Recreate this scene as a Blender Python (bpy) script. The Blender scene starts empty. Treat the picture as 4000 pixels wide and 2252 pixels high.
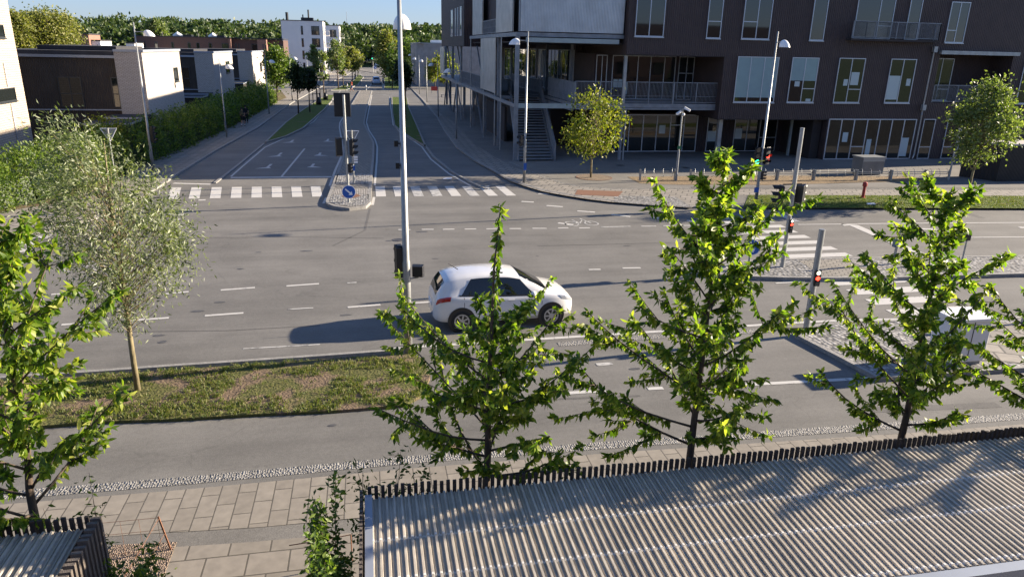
import bpy, math, random
import numpy as np
from mathutils import Vector, Matrix, geometry
R = math.radians
scene = bpy.context.scene
col = scene.collection
random.seed(7)

# ------------------------------------------------------------------ camera
F_PX, CX, CY = 2800.0, 2000.0, 1126.0
CAM = Vector((-10.028, -49.290, 7.5))
_p = math.atan(F_PX / math.hypot(8374, 190)); _r = math.atan2(190, 8374); _a = R(11.5)
def _loc(v): # street-grid frame: u along the cross road, v up the side street
    return Vector((math.cos(_a)*v[0]+math.sin(_a)*v[1], -math.sin(_a)*v[0]+math.cos(_a)*v[1], v[2]))
_F = Vector((0, math.cos(_p), -math.sin(_p))); _U0 = Vector((0, math.sin(_p), math.cos(_p))); _R0 = Vector((1, 0, 0))
CR = _loc(math.cos(_r)*_R0 + math.sin(_r)*_U0); CU = _loc(-math.sin(_r)*_R0 + math.cos(_r)*_U0); CF = _loc(_F)
cam_d = bpy.data.cameras.new('camera'); cam = bpy.data.objects.new('camera', cam_d); col.objects.link(cam)
cam_d.sensor_width = 36.0; cam_d.lens = F_PX/4000*36; cam_d.clip_end = 6000; cam_d.clip_start = 0.1
m = Matrix((CR, CU, -CF)).transposed().to_4x4(); m.translation = CAM
cam.matrix_world = m
scene.camera = cam

# ------------------------------------------------------------------ light
SUN_EL, SUN_ROT = 18.6, 83.5
world = bpy.data.worlds.new('World'); scene.world = world; world.use_nodes = True
wn = world.node_tree.nodes; sky = wn.new('ShaderNodeTexSky'); sky.sky_type = 'NISHITA'; sky.sun_disc = False
sky.sun_elevation = R(SUN_EL); sky.sun_rotation = R(SUN_ROT); sky.air_density = 1.0; sky.dust_density = 0.3; sky.ozone_density = 2.5
tint = wn.new('ShaderNodeVectorMath'); tint.operation = 'MULTIPLY'; tint.inputs[1].default_value = (.36,.405,.60)  # camera white balance set for the warm sun
world.node_tree.links.new(sky.outputs[0], tint.inputs[0]); ad_ = wn.new('ShaderNodeVectorMath'); ad_.operation = 'ADD'; ad_.inputs[1].default_value = (.33,.50,.76)
world.node_tree.links.new(tint.outputs[0], ad_.inputs[0]); world.node_tree.links.new(ad_.outputs[0], wn['Background'].inputs[0]); wn['Background'].inputs[1].default_value = 0.075
sd = bpy.data.lights.new('sun', 'SUN'); sd.energy = 4.6; sd.angle = R(0.5); sd.color = (1.0, 0.86, 0.68)
so = bpy.data.objects.new('sun', sd); col.objects.link(so)
sdir = Vector((math.sin(R(SUN_ROT))*math.cos(R(SUN_EL)), math.cos(R(SUN_ROT))*math.cos(R(SUN_EL)), math.sin(R(SUN_EL))))
so.rotation_euler = sdir.to_track_quat('Z', 'Y').to_euler()
scene.view_settings.view_transform = 'Standard'; scene.view_settings.look = 'None'
scene.view_settings.exposure = 1.78; scene.view_settings.gamma = 1.0

# ------------------------------------------------------------------ survey helpers (photo pixel -> point of the place)
def ray(x, y): return CF + CR*((x-CX)/F_PX) - CU*((y-CY)/F_PX)
def at(x, y, z=0.0):
    d = ray(x, y); return CAM + d*((z-CAM.z)/d.z)
def on_v(x, y, v):
    d = ray(x, y); return CAM + d*((v-CAM.y)/d.y)
def on_u(x, y, u):
    d = ray(x, y); return CAM + d*((u-CAM.x)/d.x)

# ------------------------------------------------------------------ mesh helpers
class MB:
    def __init__(s): s.v = []; s.f = []; s.mi = []; s.cur = 0
    def add(s, vs, fs):
        o = len(s.v); s.v += [Vector(v) for v in vs]
        for f in fs: s.f.append([o+i for i in f]); s.mi.append(s.cur)
        return s
    def box(s, a, b):
        x0, y0, z0 = a; x1, y1, z1 = b
        return s.add([(x0,y0,z0),(x1,y0,z0),(x1,y1,z0),(x0,y1,z0),(x0,y0,z1),(x1,y0,z1),(x1,y1,z1),(x0,y1,z1)],
              [(0,3,2,1),(4,5,6,7),(0,1,5,4),(1,2,6,5),(2,3,7,6),(3,0,4,7)])
    def bar(s, p, q, w, h=None, up=(0,0,1)):
        p = Vector(p); q = Vector(q); h = w if h is None else h
        d = (q-p).normalized(); u = Vector(up)
        if abs(d.dot(u)) > .98: u = Vector((0,1,0))
        a = d.cross(u).normalized()*w/2; b = d.cross(a).normalized()*h/2
        vs = [p+a+b,p-a+b,p-a-b,p+a-b,q+a+b,q-a+b,q-a-b,q+a-b]
        return s.add(vs, [(0,1,2,3),(7,6,5,4),(0,4,5,1),(1,5,6,2),(2,6,7,3),(3,7,4,0)])
    def tube(s, pts, rs, n=8, cap=True):
        pts = [Vector(p) for p in pts]
        if not hasattr(rs, '__len__'): rs = [rs]*len(pts)
        o = len(s.v); prev = None
        for i, p in enumerate(pts):
            d = (pts[min(i+1, len(pts)-1)]-pts[max(i-1, 0)]).normalized()
            a = prev if prev is not None else (Vector((1,0,0)) if abs(d.x) < .9 else Vector((0,1,0)))
            a = (a - d*a.dot(d)).normalized(); prev = a; b = d.cross(a)
            for k in range(n):
                t = 2*math.pi*k/n; s.v.append(p + (a*math.cos(t)+b*math.sin(t))*rs[i])
        for i in range(len(pts)-1):
            for k in range(n):
                s.f.append([o+i*n+k, o+i*n+(k+1)%n, o+(i+1)*n+(k+1)%n, o+(i+1)*n+k]); s.mi.append(s.cur)
        if cap:
            s.f.append([o+k for k in range(n)][::-1]); s.mi.append(s.cur)
            s.f.append([o+(len(pts)-1)*n+k for k in range(n)]); s.mi.append(s.cur)
        return s
    def disc(s, c, nrm, r, n=20, thick=.01):
        nrm = Vector(nrm).normalized(); c = Vector(c); return s.tube([c-nrm*thick/2, c+nrm*thick/2], r, n)
    def prism(s, pts, z0, z1, side=True, top=True):
        P = [Vector((p[0], p[1], 0)) for p in pts]
        tris = geometry.tessellate_polygon([P]); n = len(P)
        area = sum(P[i].x*P[(i+1)%n].y-P[(i+1)%n].x*P[i].y for i in range(n))
        vs = [(p.x, p.y, z1) for p in P]
        fs = []
        for t in tris:
            a, b, c = [P[i] for i in t]
            fs.append(t if (b-a).cross(c-a).z > 0 else t[::-1])
        s.add(vs, fs)
        if side:
            q = list(range(n)) if area > 0 else list(range(n))[::-1]
            vs = [(P[i].x, P[i].y, z0) for i in q]+[(P[i].x, P[i].y, z1) for i in q]
            s.add(vs, [(i, (i+1)%n, n+(i+1)%n, n+i) for i in range(n)])
        return s
    def ribbon(s, pts, w, z0, z1=None):
        P = [Vector((p[0], p[1])) for p in pts]; L = []; Rr = []
        for i in range(len(P)):
            d = (P[min(i+1,len(P)-1)]-P[max(i-1,0)]).normalized(); nn = Vector((-d.y, d.x))*w/2
            L.append(P[i]+nn); Rr.append(P[i]-nn)
        if z1 is None:
            return s.add([(p.x,p.y,z0) for p in Rr]+[(p.x,p.y,z0) for p in L], [(i, i+1, len(P)+i+1, len(P)+i) for i in range(len(P)-1)])
        n = len(P); vs = [(p.x,p.y,z1) for p in Rr]+[(p.x,p.y,z1) for p in L]+[(p.x,p.y,z0) for p in Rr]+[(p.x,p.y,z0) for p in L]
        fs = []
        for i in range(n-1):
            fs += [(i,i+1,n+i+1,n+i), (2*n+i,2*n+i+1,i+1,i), (n+i,n+i+1,3*n+i+1,3*n+i)]
        fs += [(0,n,3*n,2*n), (n-1,3*n-1,4*n-1,2*n-1)]
        return s.add(vs, fs)
    def build(s, name, mat, parent=None, smooth=False, kind=None, world=True, bevel=0):
        me = bpy.data.meshes.new(name)
        off = Vector((0,0,0))
        if parent is not None and world:
            p = parent
            while p is not None: off += p.location; p = p.parent
        me.from_pydata([tuple(v-off) for v in s.v], [], s.f)
        mats = mat if isinstance(mat, (list, tuple)) else [mat]
        for mm in mats: me.materials.append(mm)
        if len(mats) > 1: me.polygons.foreach_set('material_index', s.mi)
        if smooth: me.polygons.foreach_set('use_smooth', [True]*len(me.polygons))
        me.update()
        o = bpy.data.objects.new(name, me); col.objects.link(o)
        if parent is not None: o.parent = parent
        if kind: o['kind'] = kind
        if bevel:
            b = o.modifiers.new('bevel', 'BEVEL'); b.width = bevel; b.segments = 2; b.limit_method = 'ANGLE'
        return o
def tag(o, label, cat, group=None, kind=None):
    o['label'] = label; o['category'] = cat
    if group: o['group'] = group
    if kind: o['kind'] = kind
    return o
def thing(name, loc, label, cat, group=None, rz=0):
    o = bpy.data.objects.new(name, None); o.location = loc; o.rotation_euler = (0,0,rz); col.objects.link(o); o.empty_display_size = .3
    return tag(o, label, cat, group)
def copy_tree(o, parent=None):
    c = o.copy(); col.objects.link(c); c.parent = parent
    for ch in list(o.children): copy_tree(ch, c)
    return c

# ------------------------------------------------------------------ materials
def newmat(name):
    mt = bpy.data.materials.new(name); mt.use_nodes = True; nt = mt.node_tree
    return mt, nt, nt.nodes['Principled BSDF'], nt.nodes, nt.links
def M(name, c, rough=.7, metal=0.0, var=None, bump=None, spec=.5, emit=None, coat=0, ior=None, stretch=None, dark=None):
    mt, nt, b, N, L = newmat(name)
    b.inputs['Base Color'].default_value = (*c, 1); b.inputs['Roughness'].default_value = rough; b.inputs['Metallic'].default_value = metal
    b.inputs['Specular IOR Level'].default_value = spec
    if ior: b.inputs['IOR'].default_value = ior
    if coat: b.inputs['Coat Weight'].default_value = coat; b.inputs['Coat Roughness'].default_value = .03
    if emit: b.inputs['Emission Color'].default_value = (*emit[0], 1); b.inputs['Emission Strength'].default_value = emit[1]
    if var or bump:
        tc = N.new('ShaderNodeTexCoord'); mp = N.new('ShaderNodeMapping'); L.new(tc.outputs['Object'], mp.inputs[0])
        if stretch: mp.inputs['Scale'].default_value = stretch
    if var:
        prev = None
        for (sc, am) in var:
            n = N.new('ShaderNodeTexNoise'); n.inputs['Scale'].default_value = sc; n.inputs['Detail'].default_value = 5; n.inputs['Roughness'].default_value = .6
            L.new(mp.outputs[0], n.inputs['Vector'])
            mr = N.new('ShaderNodeMapRange'); mr.inputs[1].default_value = .3; mr.inputs[2].default_value = .7; mr.inputs[3].default_value = 1-am; mr.inputs[4].default_value = 1+am
            L.new(n.outputs[0], mr.inputs[0])
            if prev is None: prev = mr.outputs[0]
            else:
                mu = N.new('ShaderNodeMath'); mu.operation = 'MULTIPLY'; L.new(prev, mu.inputs[0]); L.new(mr.outputs[0], mu.inputs[1]); prev = mu.outputs[0]
        vm = N.new('ShaderNodeVectorMath'); vm.operation = 'SCALE'; vm.inputs[0].default_value = c; L.new(prev, vm.inputs[3]); L.new(vm.outputs[0], b.inputs['Base Color'])
    if bump:
        n = N.new('ShaderNodeTexNoise'); n.inputs['Scale'].default_value = bump[0]; n.inputs['Detail'].default_value = 4; L.new(mp.outputs[0], n.inputs['Vector'])
        bp = N.new('ShaderNodeBump'); bp.inputs['Strength'].default_value = bump[1]; bp.inputs['Distance'].default_value = .02
        L.new(n.outputs[0], bp.inputs['Height']); L.new(bp.outputs[0], b.inputs['Normal'])
    return mt
def brickmat(name, c1, c2, mortar, bw, bh, ms, plane='wall', rough=.85, off=.5, var=.15, bump=.4, rot=0):
    mt, nt, b, N, L = newmat(name); b.inputs['Roughness'].default_value = rough
    tc = N.new('ShaderNodeTexCoord'); sp = N.new('ShaderNodeSeparateXYZ'); cb = N.new('ShaderNodeCombineXYZ'); L.new(tc.outputs['Object'], sp.inputs[0])
    if plane == 'wall':
        ad = N.new('ShaderNodeMath'); L.new(sp.outputs[0], ad.inputs[0]); L.new(sp.outputs[1], ad.inputs[1]); L.new(ad.outputs[0], cb.inputs[0]); L.new(sp.outputs[2], cb.inputs[1])
    elif plane == 'uv': L.new(sp.outputs[0], cb.inputs[0]); L.new(sp.outputs[1], cb.inputs[1])
    else: L.new(sp.outputs[1], cb.inputs[0]); L.new(sp.outputs[0], cb.inputs[1])
    mp = N.new('ShaderNodeMapping'); mp.inputs['Rotation'].default_value = (0,0,rot); L.new(cb.outputs[0], mp.inputs[0])
    br = N.new('ShaderNodeTexBrick'); L.new(mp.outputs[0], br.inputs['Vector']); br.offset = off
    br.inputs['Scale'].default_value = 1; br.inputs['Brick Width'].default_value = bw; br.inputs['Row Height'].default_value = bh; br.inputs['Mortar Size'].default_value = ms
    br.inputs['Color1'].default_value = (*c1, 1); br.inputs['Color2'].default_value = (*c2, 1); br.inputs['Mortar'].default_value = (*mortar, 1); br.inputs['Bias'].default_value = 0
    n = N.new('ShaderNodeTexNoise'); n.inputs['Scale'].default_value = 6; n.inputs['Detail'].default_value = 6; L.new(tc.outputs['Object'], n.inputs['Vector'])
    mr = N.new('ShaderNodeMapRange'); mr.inputs[1].default_value = .3; mr.inputs[2].default_value = .7; mr.inputs[3].default_value = 1-var; mr.inputs[4].default_value = 1+var; L.new(n.outputs[0], mr.inputs[0])
    vm = N.new('ShaderNodeVectorMath'); vm.operation = 'SCALE'; L.new(br.outputs['Color'], vm.inputs[0]); L.new(mr.outputs[0], vm.inputs[3]); L.new(vm.outputs[0], b.inputs['Base Color'])
    bp = N.new('ShaderNodeBump'); bp.inputs['Strength'].default_value = bump; bp.inputs['Distance'].default_value = .01; bp.invert = True
    L.new(br.outputs['Fac'], bp.inputs['Height']); L.new(bp.outputs[0], b.inputs['Normal'])
    return mt
def cobble(name, c, scale=9, lo=.25):
    mt, nt, b, N, L = newmat(name); b.inputs['Roughness'].default_value = .8
    tc = N.new('ShaderNodeTexCoord'); vo = N.new('ShaderNodeTexVoronoi'); vo.inputs['Scale'].default_value = scale; vo.inputs['Randomness'].default_value = .7; L.new(tc.outputs['Object'], vo.inputs['Vector'])
    rp = N.new('ShaderNodeMapRange'); rp.inputs[1].default_value = .0; rp.inputs[2].default_value = .75; rp.inputs[3].default_value = 1.25; rp.inputs[4].default_value = lo; L.new(vo.outputs['Distance'], rp.inputs[0])
    sp = N.new('ShaderNodeSeparateColor'); L.new(vo.outputs['Color'], sp.inputs[0])
    m2 = N.new('ShaderNodeMapRange'); m2.inputs[3].default_value = .6; m2.inputs[4].default_value = 1.4; L.new(sp.outputs[0], m2.inputs[0])
    mu = N.new('ShaderNodeMath'); mu.operation = 'MULTIPLY'; L.new(rp.outputs[0], mu.inputs[0]); L.new(m2.outputs[0], mu.inputs[1])
    vm = N.new('ShaderNodeVectorMath'); vm.operation = 'SCALE'; vm.inputs[0].default_value = c; L.new(mu.outputs[0], vm.inputs[3]); L.new(vm.outputs[0], b.inputs['Base Color'])
    bp = N.new('ShaderNodeBump'); bp.inputs['Strength'].default_value = .8; bp.inputs['Distance'].default_value = .04; bp.invert = True
    L.new(vo.outputs['Distance'], bp.inputs['Height']); L.new(bp.outputs[0], b.inputs['Normal'])
    return mt
def leafmat(name, cols, trans=.35, rough=.5, spec=.4):
    mt, nt, b, N, L = newmat(name); b.inputs['Roughness'].default_value = rough; b.inputs['Specular IOR Level'].default_value = spec
    g = N.new('ShaderNodeNewGeometry'); rp = N.new('ShaderNodeValToRGB'); L.new(g.outputs['Random Per Island'], rp.inputs[0])
    el = rp.color_ramp.elements
    for i, c in enumerate(cols):
        e = el[i] if i < 2 else el.new(1.0)
        e.position = i/(len(cols)-1); e.color = (*c, 1)
    L.new(rp.outputs[0], b.inputs['Base Color'])
    tr = N.new('ShaderNodeBsdfTranslucent'); vm = N.new('ShaderNodeVectorMath'); vm.operation = 'MULTIPLY'; vm.inputs[1].default_value = (1.5, 1.7, .5)
    L.new(rp.outputs[0], vm.inputs[0]); L.new(vm.outputs[0], tr.inputs[0])
    mx = N.new('ShaderNodeMixShader'); mx.inputs[0].default_value = trans
    L.new(b.outputs[0], mx.inputs[1]); L.new(tr.outputs[0], mx.inputs[2]); L.new(mx.outputs[0], N['Material Output'].inputs[0])
    return mt
def grassmat(name, g1, g2, dirt, amount, scale=.9):
    mt, nt, b, N, L = newmat(name); b.inputs['Roughness'].default_value = .9; b.inputs['Specular IOR Level'].default_value = .15
    tc = N.new('ShaderNodeTexCoord')
    n1 = N.new('ShaderNodeTexNoise'); n1.inputs['Scale'].default_value = scale; n1.inputs['Detail'].default_value = 6; L.new(tc.outputs['Object'], n1.inputs['Vector'])
    n2 = N.new('ShaderNodeTexNoise'); n2.inputs['Scale'].default_value = 18; n2.inputs['Detail'].default_value = 4; L.new(tc.outputs['Object'], n2.inputs['Vector'])
    mx = N.new('ShaderNodeMix'); mx.data_type = 'RGBA'; mx.inputs[6].default_value = (*g1, 1); mx.inputs[7].default_value = (*g2, 1)
    mr = N.new('ShaderNodeMapRange'); mr.inputs[1].default_value = .35; mr.inputs[2].default_value = .65; L.new(n2.outputs[0], mr.inputs[0]); L.new(mr.outputs[0], mx.inputs[0])
    m2 = N.new('ShaderNodeMix'); m2.data_type = 'RGBA'; m2.inputs[7].default_value = (*dirt, 1); L.new(mx.outputs[2], m2.inputs[6])
    r2 = N.new('ShaderNodeMapRange'); r2.inputs[1].default_value = 1-amount; r2.inputs[2].default_value = 1-amount+.08; L.new(n1.outputs[0], r2.inputs[0]); L.new(r2.outputs[0], m2.inputs[0])
    L.new(m2.outputs[2], b.inputs['Base Color'])
    bp = N.new('ShaderNodeBump'); bp.inputs['Strength'].default_value = .9; bp.inputs['Distance'].default_value = .05; L.new(n2.outputs[0], bp.inputs['Height']); L.new(bp.outputs[0], b.inputs['Normal'])
    return mt
def asphaltmat(name, c, streak=True, warm=0, patch=.16):
    mt, nt, b, N, L = newmat(name); b.inputs['Roughness'].default_value = .82; b.inputs['Specular IOR Level'].default_value = .35
    tc = N.new('ShaderNodeTexCoord'); prev = None
    for sc, am, st in ((55, .32, None), (11, .10, None), (.35, patch, None), (1.0, .15 if streak else .05, (.07, .9, 1)), (.06, .10, None)):
        n = N.new('ShaderNodeTexNoise'); n.inputs['Scale'].default_value = sc; n.inputs['Detail'].default_value = 5; n.inputs['Roughness'].default_value = .65
        if st:
            mp = N.new('ShaderNodeMapping'); mp.inputs['Scale'].default_value = st; mp.inputs['Rotation'].default_value = (0,0,R(3.0)); L.new(tc.outputs['Object'], mp.inputs[0]); L.new(mp.outputs[0], n.inputs['Vector'])
        else: L.new(tc.outputs['Object'], n.inputs['Vector'])
        mr = N.new('ShaderNodeMapRange'); mr.inputs[1].default_value = .32; mr.inputs[2].default_value = .68; mr.inputs[3].default_value = 1-am; mr.inputs[4].default_value = 1+am; L.new(n.outputs[0], mr.inputs[0])
        if prev is None: prev = mr.outputs[0]
        else:
            mu = N.new('ShaderNodeMath'); mu.operation = 'MULTIPLY'; L.new(prev, mu.inputs[0]); L.new(mr.outputs[0], mu.inputs[1]); prev = mu.outputs[0]
    # cracks sealed with dark bitumen
    vo = N.new('ShaderNodeTexVoronoi'); vo.feature = 'DISTANCE_TO_EDGE'; vo.inputs['Scale'].default_value = .11
    nz = N.new('ShaderNodeTexNoise'); nz.inputs['Scale'].default_value = .8; nz.inputs['Detail'].default_value = 6; L.new(tc.outputs['Object'], nz.inputs['Vector'])
    ad = N.new('ShaderNodeVectorMath'); ad.operation = 'MULTIPLY_ADD'; ad.inputs[1].default_value = (2.2,2.2,0); L.new(nz.outputs['Color'], ad.inputs[0]); L.new(tc.outputs['Object'], ad.inputs[2]); L.new(ad.outputs[0], vo.inputs['Vector'])
    mr = N.new('ShaderNodeMapRange'); mr.inputs[1].default_value = 0; mr.inputs[2].default_value = .004; mr.inputs[3].default_value = .86; mr.inputs[4].default_value = 1; L.new(vo.outputs['Distance'], mr.inputs[0])
    mu = N.new('ShaderNodeMath'); mu.operation = 'MULTIPLY'; L.new(prev, mu.inputs[0]); L.new(mr.outputs[0], mu.inputs[1]); prev = mu.outputs[0]
    vm = N.new('ShaderNodeVectorMath'); vm.operation = 'SCALE'; vm.inputs[0].default_value = c; L.new(prev, vm.inputs[3]); L.new(vm.outputs[0], b.inputs['Base Color'])
    n = N.new('ShaderNodeTexNoise'); n.inputs['Scale'].default_value = 60; L.new(tc.outputs['Object'], n.inputs['Vector'])
    bp = N.new('ShaderNodeBump'); bp.inputs['Strength'].default_value = .25; bp.inputs['Distance'].default_value = .01; L.new(n.outputs[0], bp.inputs['Height']); L.new(bp.outputs[0], b.inputs['Normal'])
    return mt
def paintmat(name, c, wear=.45):
    mt, nt, b, N, L = newmat(name); b.inputs['Roughness'].default_value = .7
    tc = N.new('ShaderNodeTexCoord'); n = N.new('ShaderNodeTexNoise'); n.inputs['Scale'].default_value = 3.5; n.inputs['Detail'].default_value = 8; n.inputs['Roughness'].default_value = .75; L.new(tc.outputs['Object'], n.inputs['Vector'])
    rp = N.new('ShaderNodeMapRange'); rp.inputs[1].default_value = wear+.13; rp.inputs[2].default_value = wear+.22; rp.inputs[3].default_value = 0; rp.inputs[4].default_value = .8; L.new(n.outputs[0], rp.inputs[0])
    mx = N.new('ShaderNodeMix'); mx.data_type = 'RGBA'; mx.inputs[6].default_value = (*c, 1); mx.inputs[7].default_value = (.13,.125,.12,1); L.new(rp.outputs[0], mx.inputs[0]); L.new(mx.outputs[2], b.inputs['Base Color'])
    return mt
def clad(name, c, pitch=.16, lo=.55, rough=.6, metal=0, spec=.4):
    mt, nt, b, N, L = newmat(name); b.inputs['Roughness'].default_value = rough; b.inputs['Metallic'].default_value = metal; b.inputs['Specular IOR Level'].default_value = spec
    tc = N.new('ShaderNodeTexCoord'); sp = N.new('ShaderNodeSeparateXYZ'); L.new(tc.outputs['Object'], sp.inputs[0])
    ad = N.new('ShaderNodeMath'); L.new(sp.outputs[0], ad.inputs[0]); L.new(sp.outputs[1], ad.inputs[1])
    mu = N.new('ShaderNodeMath'); mu.operation = 'MULTIPLY'; mu.inputs[1].default_value = 2*math.pi/pitch; L.new(ad.outputs[0], mu.inputs[0])
    si = N.new('ShaderNodeMath'); si.operation = 'SINE'; L.new(mu.outputs[0], si.inputs[0])
    n = N.new('ShaderNodeTexNoise'); n.inputs['Scale'].default_value = 1.3; n.inputs['Detail'].default_value = 6; L.new(tc.outputs['Object'], n.inputs['Vector'])
    mr = N.new('ShaderNodeMapRange'); mr.inputs[1].default_value = .3; mr.inputs[2].default_value = .7; mr.inputs[3].default_value = .85; mr.inputs[4].default_value = 1.15; L.new(n.outputs[0], mr.inputs[0])
    vm = N.new('ShaderNodeVectorMath'); vm.operation = 'SCALE'; vm.inputs[0].default_value = c; L.new(mr.outputs[0], vm.inputs[3]); L.new(vm.outputs[0], b.inputs['Base Color'])
    bp = N.new('ShaderNodeBump'); bp.inputs['Strength'].default_value = lo; bp.inputs['Distance'].default_value = .03; L.new(si.outputs[0], bp.inputs['Height']); L.new(bp.outputs[0], b.inputs['Normal'])
    return mt

m_asph = asphaltmat('asphalt', (.148,.141,.127))
m_asph2 = asphaltmat('asphalt side', (.165,.155,.138), streak=False)
m_paint = paintmat('road paint', (.47,.455,.42))
m_paint_worn = paintmat('road paint worn', (.42,.41,.38), wear=.37)
m_slab = brickmat('concrete slabs', (.250,.222,.182), (.215,.190,.155), (.09,.08,.065), .62, .305, .012, plane='vu', var=.12)
m_slab2 = brickmat('square slabs', (.240,.212,.175), (.205,.182,.148), (.085,.075,.06), .62, .50, .014, plane='uv', var=.12)
m_slab3 = brickmat('far slabs', (.26,.235,.20), (.21,.19,.16), (.08,.075,.065), .6, .6, .03, plane='uv', var=.12, rot=R(28))
m_block = brickmat('block paving', (.27,.245,.20), (.20,.18,.15), (.07,.065,.055), .3, .2, .02, plane='uv', var=.2, rot=R(25))
m_tact = brickmat('tactile slabs', (.33,.31,.28), (.30,.28,.25), (.10,.09,.08), .9, .09, .02, plane='vu', var=.1)
m_cob = cobble('cobblestones', (.33,.32,.30), 8)
m_gran = cobble('rough granite strip', (.24,.23,.21), 22, .6)
m_kerb = M('granite kerb', (.24,.23,.21), .8, var=[(5,.2),(30,.2)], bump=(20,.4))
m_kerbd = M('kerb joint', (.10,.095,.085), .9, var=[(8,.3)])
m_earth = M('earth', (.17,.125,.085), .95, var=[(2,.25),(25,.35)], bump=(20,.8))
m_gravel = cobble('gravel', (.34,.25,.18), 35)
m_far = grassmat('far ground', (.06,.09,.025), (.09,.12,.04), (.15,.13,.08), .3, .05)
m_grass = grassmat('verge', (.055,.095,.015), (.12,.15,.035), (.16,.11,.07), .40, 1.2)
m_grass2 = grassmat('verge with bare soil', (.07,.08,.025), (.13,.12,.045), (.165,.12,.08), .53, 1.1)
m_dirt = grassmat('dry strip', (.22,.165,.10), (.27,.20,.125), (.12,.12,.04), .33, 2.2)
m_galv = M('galvanised steel', (.34,.35,.34), .5, .55, var=[(2.5,.16),(40,.12)])
m_galvd = M('aged galvanised steel', (.22,.235,.25), .55, .4, var=[(2,.2),(30,.1)])
m_beam = M('pale painted steel', (.30,.35,.34), .5, .1, var=[(2,.12)])
m_black = M('black plastic', (.012,.012,.013), .45, var=[(5,.2)])
m_hood = M('lamp enamel', (.78,.77,.74), .35, var=[(3,.04)])
m_diff = M('lamp diffuser', (.7,.7,.66), .4)
m_frame = M('window aluminium', (.50,.53,.56), .4, .4)
m_framed = M('dark window frame', (.035,.04,.045), .4)
m_glass = M('window glass', (.012,.015,.015), .03, 0, spec=.5, ior=1.75)
m_glassw = M('clear shopfront glass', (.016,.018,.017), .03, 0, spec=.5, ior=1.7, var=[(.6,.5)])
m_blind = M('pale roller blind', (.22,.33,.34), .5, coat=1, var=[(1.5,.06)])
m_paper = M('paper sheet', (.42,.50,.50), .6, coat=.6)
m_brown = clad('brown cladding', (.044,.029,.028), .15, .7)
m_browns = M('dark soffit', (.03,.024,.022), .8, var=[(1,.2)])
m_perf = M('corrugated steel', (.58,.60,.60), .42, .5, var=[(1.2,.12)])
m_perf2 = clad('perforated steel', (.40,.39,.36), .1, .5, .45, .4)
m_wbrick = brickmat('white brick', (.53,.48,.43), (.46,.42,.375), (.27,.23,.19), .24, .085, .014, var=.06, bump=.3)
m_wbrickb = brickmat('cream brick', (.48,.41,.33), (.42,.355,.285), (.25,.20,.15), .30, .13, .016, var=.05, bump=.3)
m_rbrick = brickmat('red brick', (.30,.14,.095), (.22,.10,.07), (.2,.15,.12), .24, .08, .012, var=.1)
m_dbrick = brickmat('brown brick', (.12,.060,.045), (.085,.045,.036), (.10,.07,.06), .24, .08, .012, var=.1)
m_bwood = clad('brown timber boards', (.055,.042,.032), .12, .6, .7)
m_white = M('white render', (.72,.70,.67), .8, var=[(.3,.04)])
m_zinc = M('zinc flashing', (.30,.33,.38), .5, .3, var=[(1,.1)])
m_roof = M('roofing felt', (.035,.035,.04), .9, var=[(1,.25)])
m_gwall = clad('grey fibre panels', (.26,.25,.25), 1.0, .3, .7)
m_red = M('red enamel', (.35,.035,.03), .5, var=[(4,.15)])
m_blue = M('blue sign face', (.01,.09,.36), .4)
m_bluegrey = M('blue grey plastic', (.08,.12,.19), .45)
m_wsign = M('white sign face', (.75,.75,.75), .4)
m_redl = M('red signal light', (.6,.02,.01), .3, emit=((1,.04,.02), 2.2))
m_grnl = M('green signal light', (.02,.5,.25), .3, emit=((.02,.8,.42), 1.2))
m_lensoff = M('unlit lens', (.05,.055,.055), .15, coat=1)
m_bulb = M('white signal symbol', (.8,.8,.6), .3, emit=((1,1,.75), .6))
m_bark = M('brown bark', (.085,.062,.045), .9, var=[(14,.35)], bump=(18,.8), stretch=(1,1,.4))
m_barky = M('yellow green bark', (.20,.165,.09), .9, var=[(12,.35)], bump=(18,.6), stretch=(1,1,.4))
m_wood = M('weathered slat wood', (.115,.095,.078), .85, var=[(6,.35)], bump=(30,.5), stretch=(3,3,.4))
m_woodd = M('dark slat wood', (.045,.036,.030), .85, var=[(6,.35)])
m_rust = M('rusty iron', (.17,.078,.042), .9, var=[(20,.3)])
m_kiosk = clad('black kiosk boards', (.022,.019,.016), .1, .5, .7)
m_kroof = M('pale roof membrane', (.42,.39,.35), .8, var=[(1,.08)])
m_lf_cherry = leafmat('cherry leaves', [(.045,.088,.013), (.085,.15,.018), (.14,.22,.024), (.23,.29,.035), (.38,.39,.09)], .5, .45, .4)
m_lf_will = leafmat('willow leaves', [(.05,.07,.03), (.11,.14,.06), (.18,.21,.11), (.34,.36,.24)], .35, .45, .5)
m_lf_hedge = leafmat('hedge leaves', [(.04,.075,.015), (.07,.12,.02), (.12,.18,.028), (.20,.25,.045)], .35)
m_lf_lime = leafmat('young lime leaves', [(.08,.11,.012), (.13,.16,.018), (.19,.20,.025), (.27,.25,.05)], .42)
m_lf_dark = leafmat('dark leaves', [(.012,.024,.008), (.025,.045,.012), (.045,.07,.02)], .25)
m_lf_mid = leafmat('park tree leaves', [(.035,.065,.013), (.065,.11,.02), (.11,.16,.03)], .32)
m_lf_birch = leafmat('birch leaves', [(.10,.12,.028), (.18,.19,.05), (.28,.26,.08)], .38)
m_lf_silver = leafmat('silver leaves', [(.06,.09,.028), (.13,.17,.055), (.27,.30,.14)], .38)
m_lf_for = leafmat('forest foliage', [(.022,.044,.013), (.040,.068,.017), (.064,.098,.025), (.095,.12,.038)], .22)
m_blade = leafmat('grass blades', [(.05,.085,.015), (.10,.14,.025), (.17,.18,.05), (.20,.17,.08)], .3)

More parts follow.
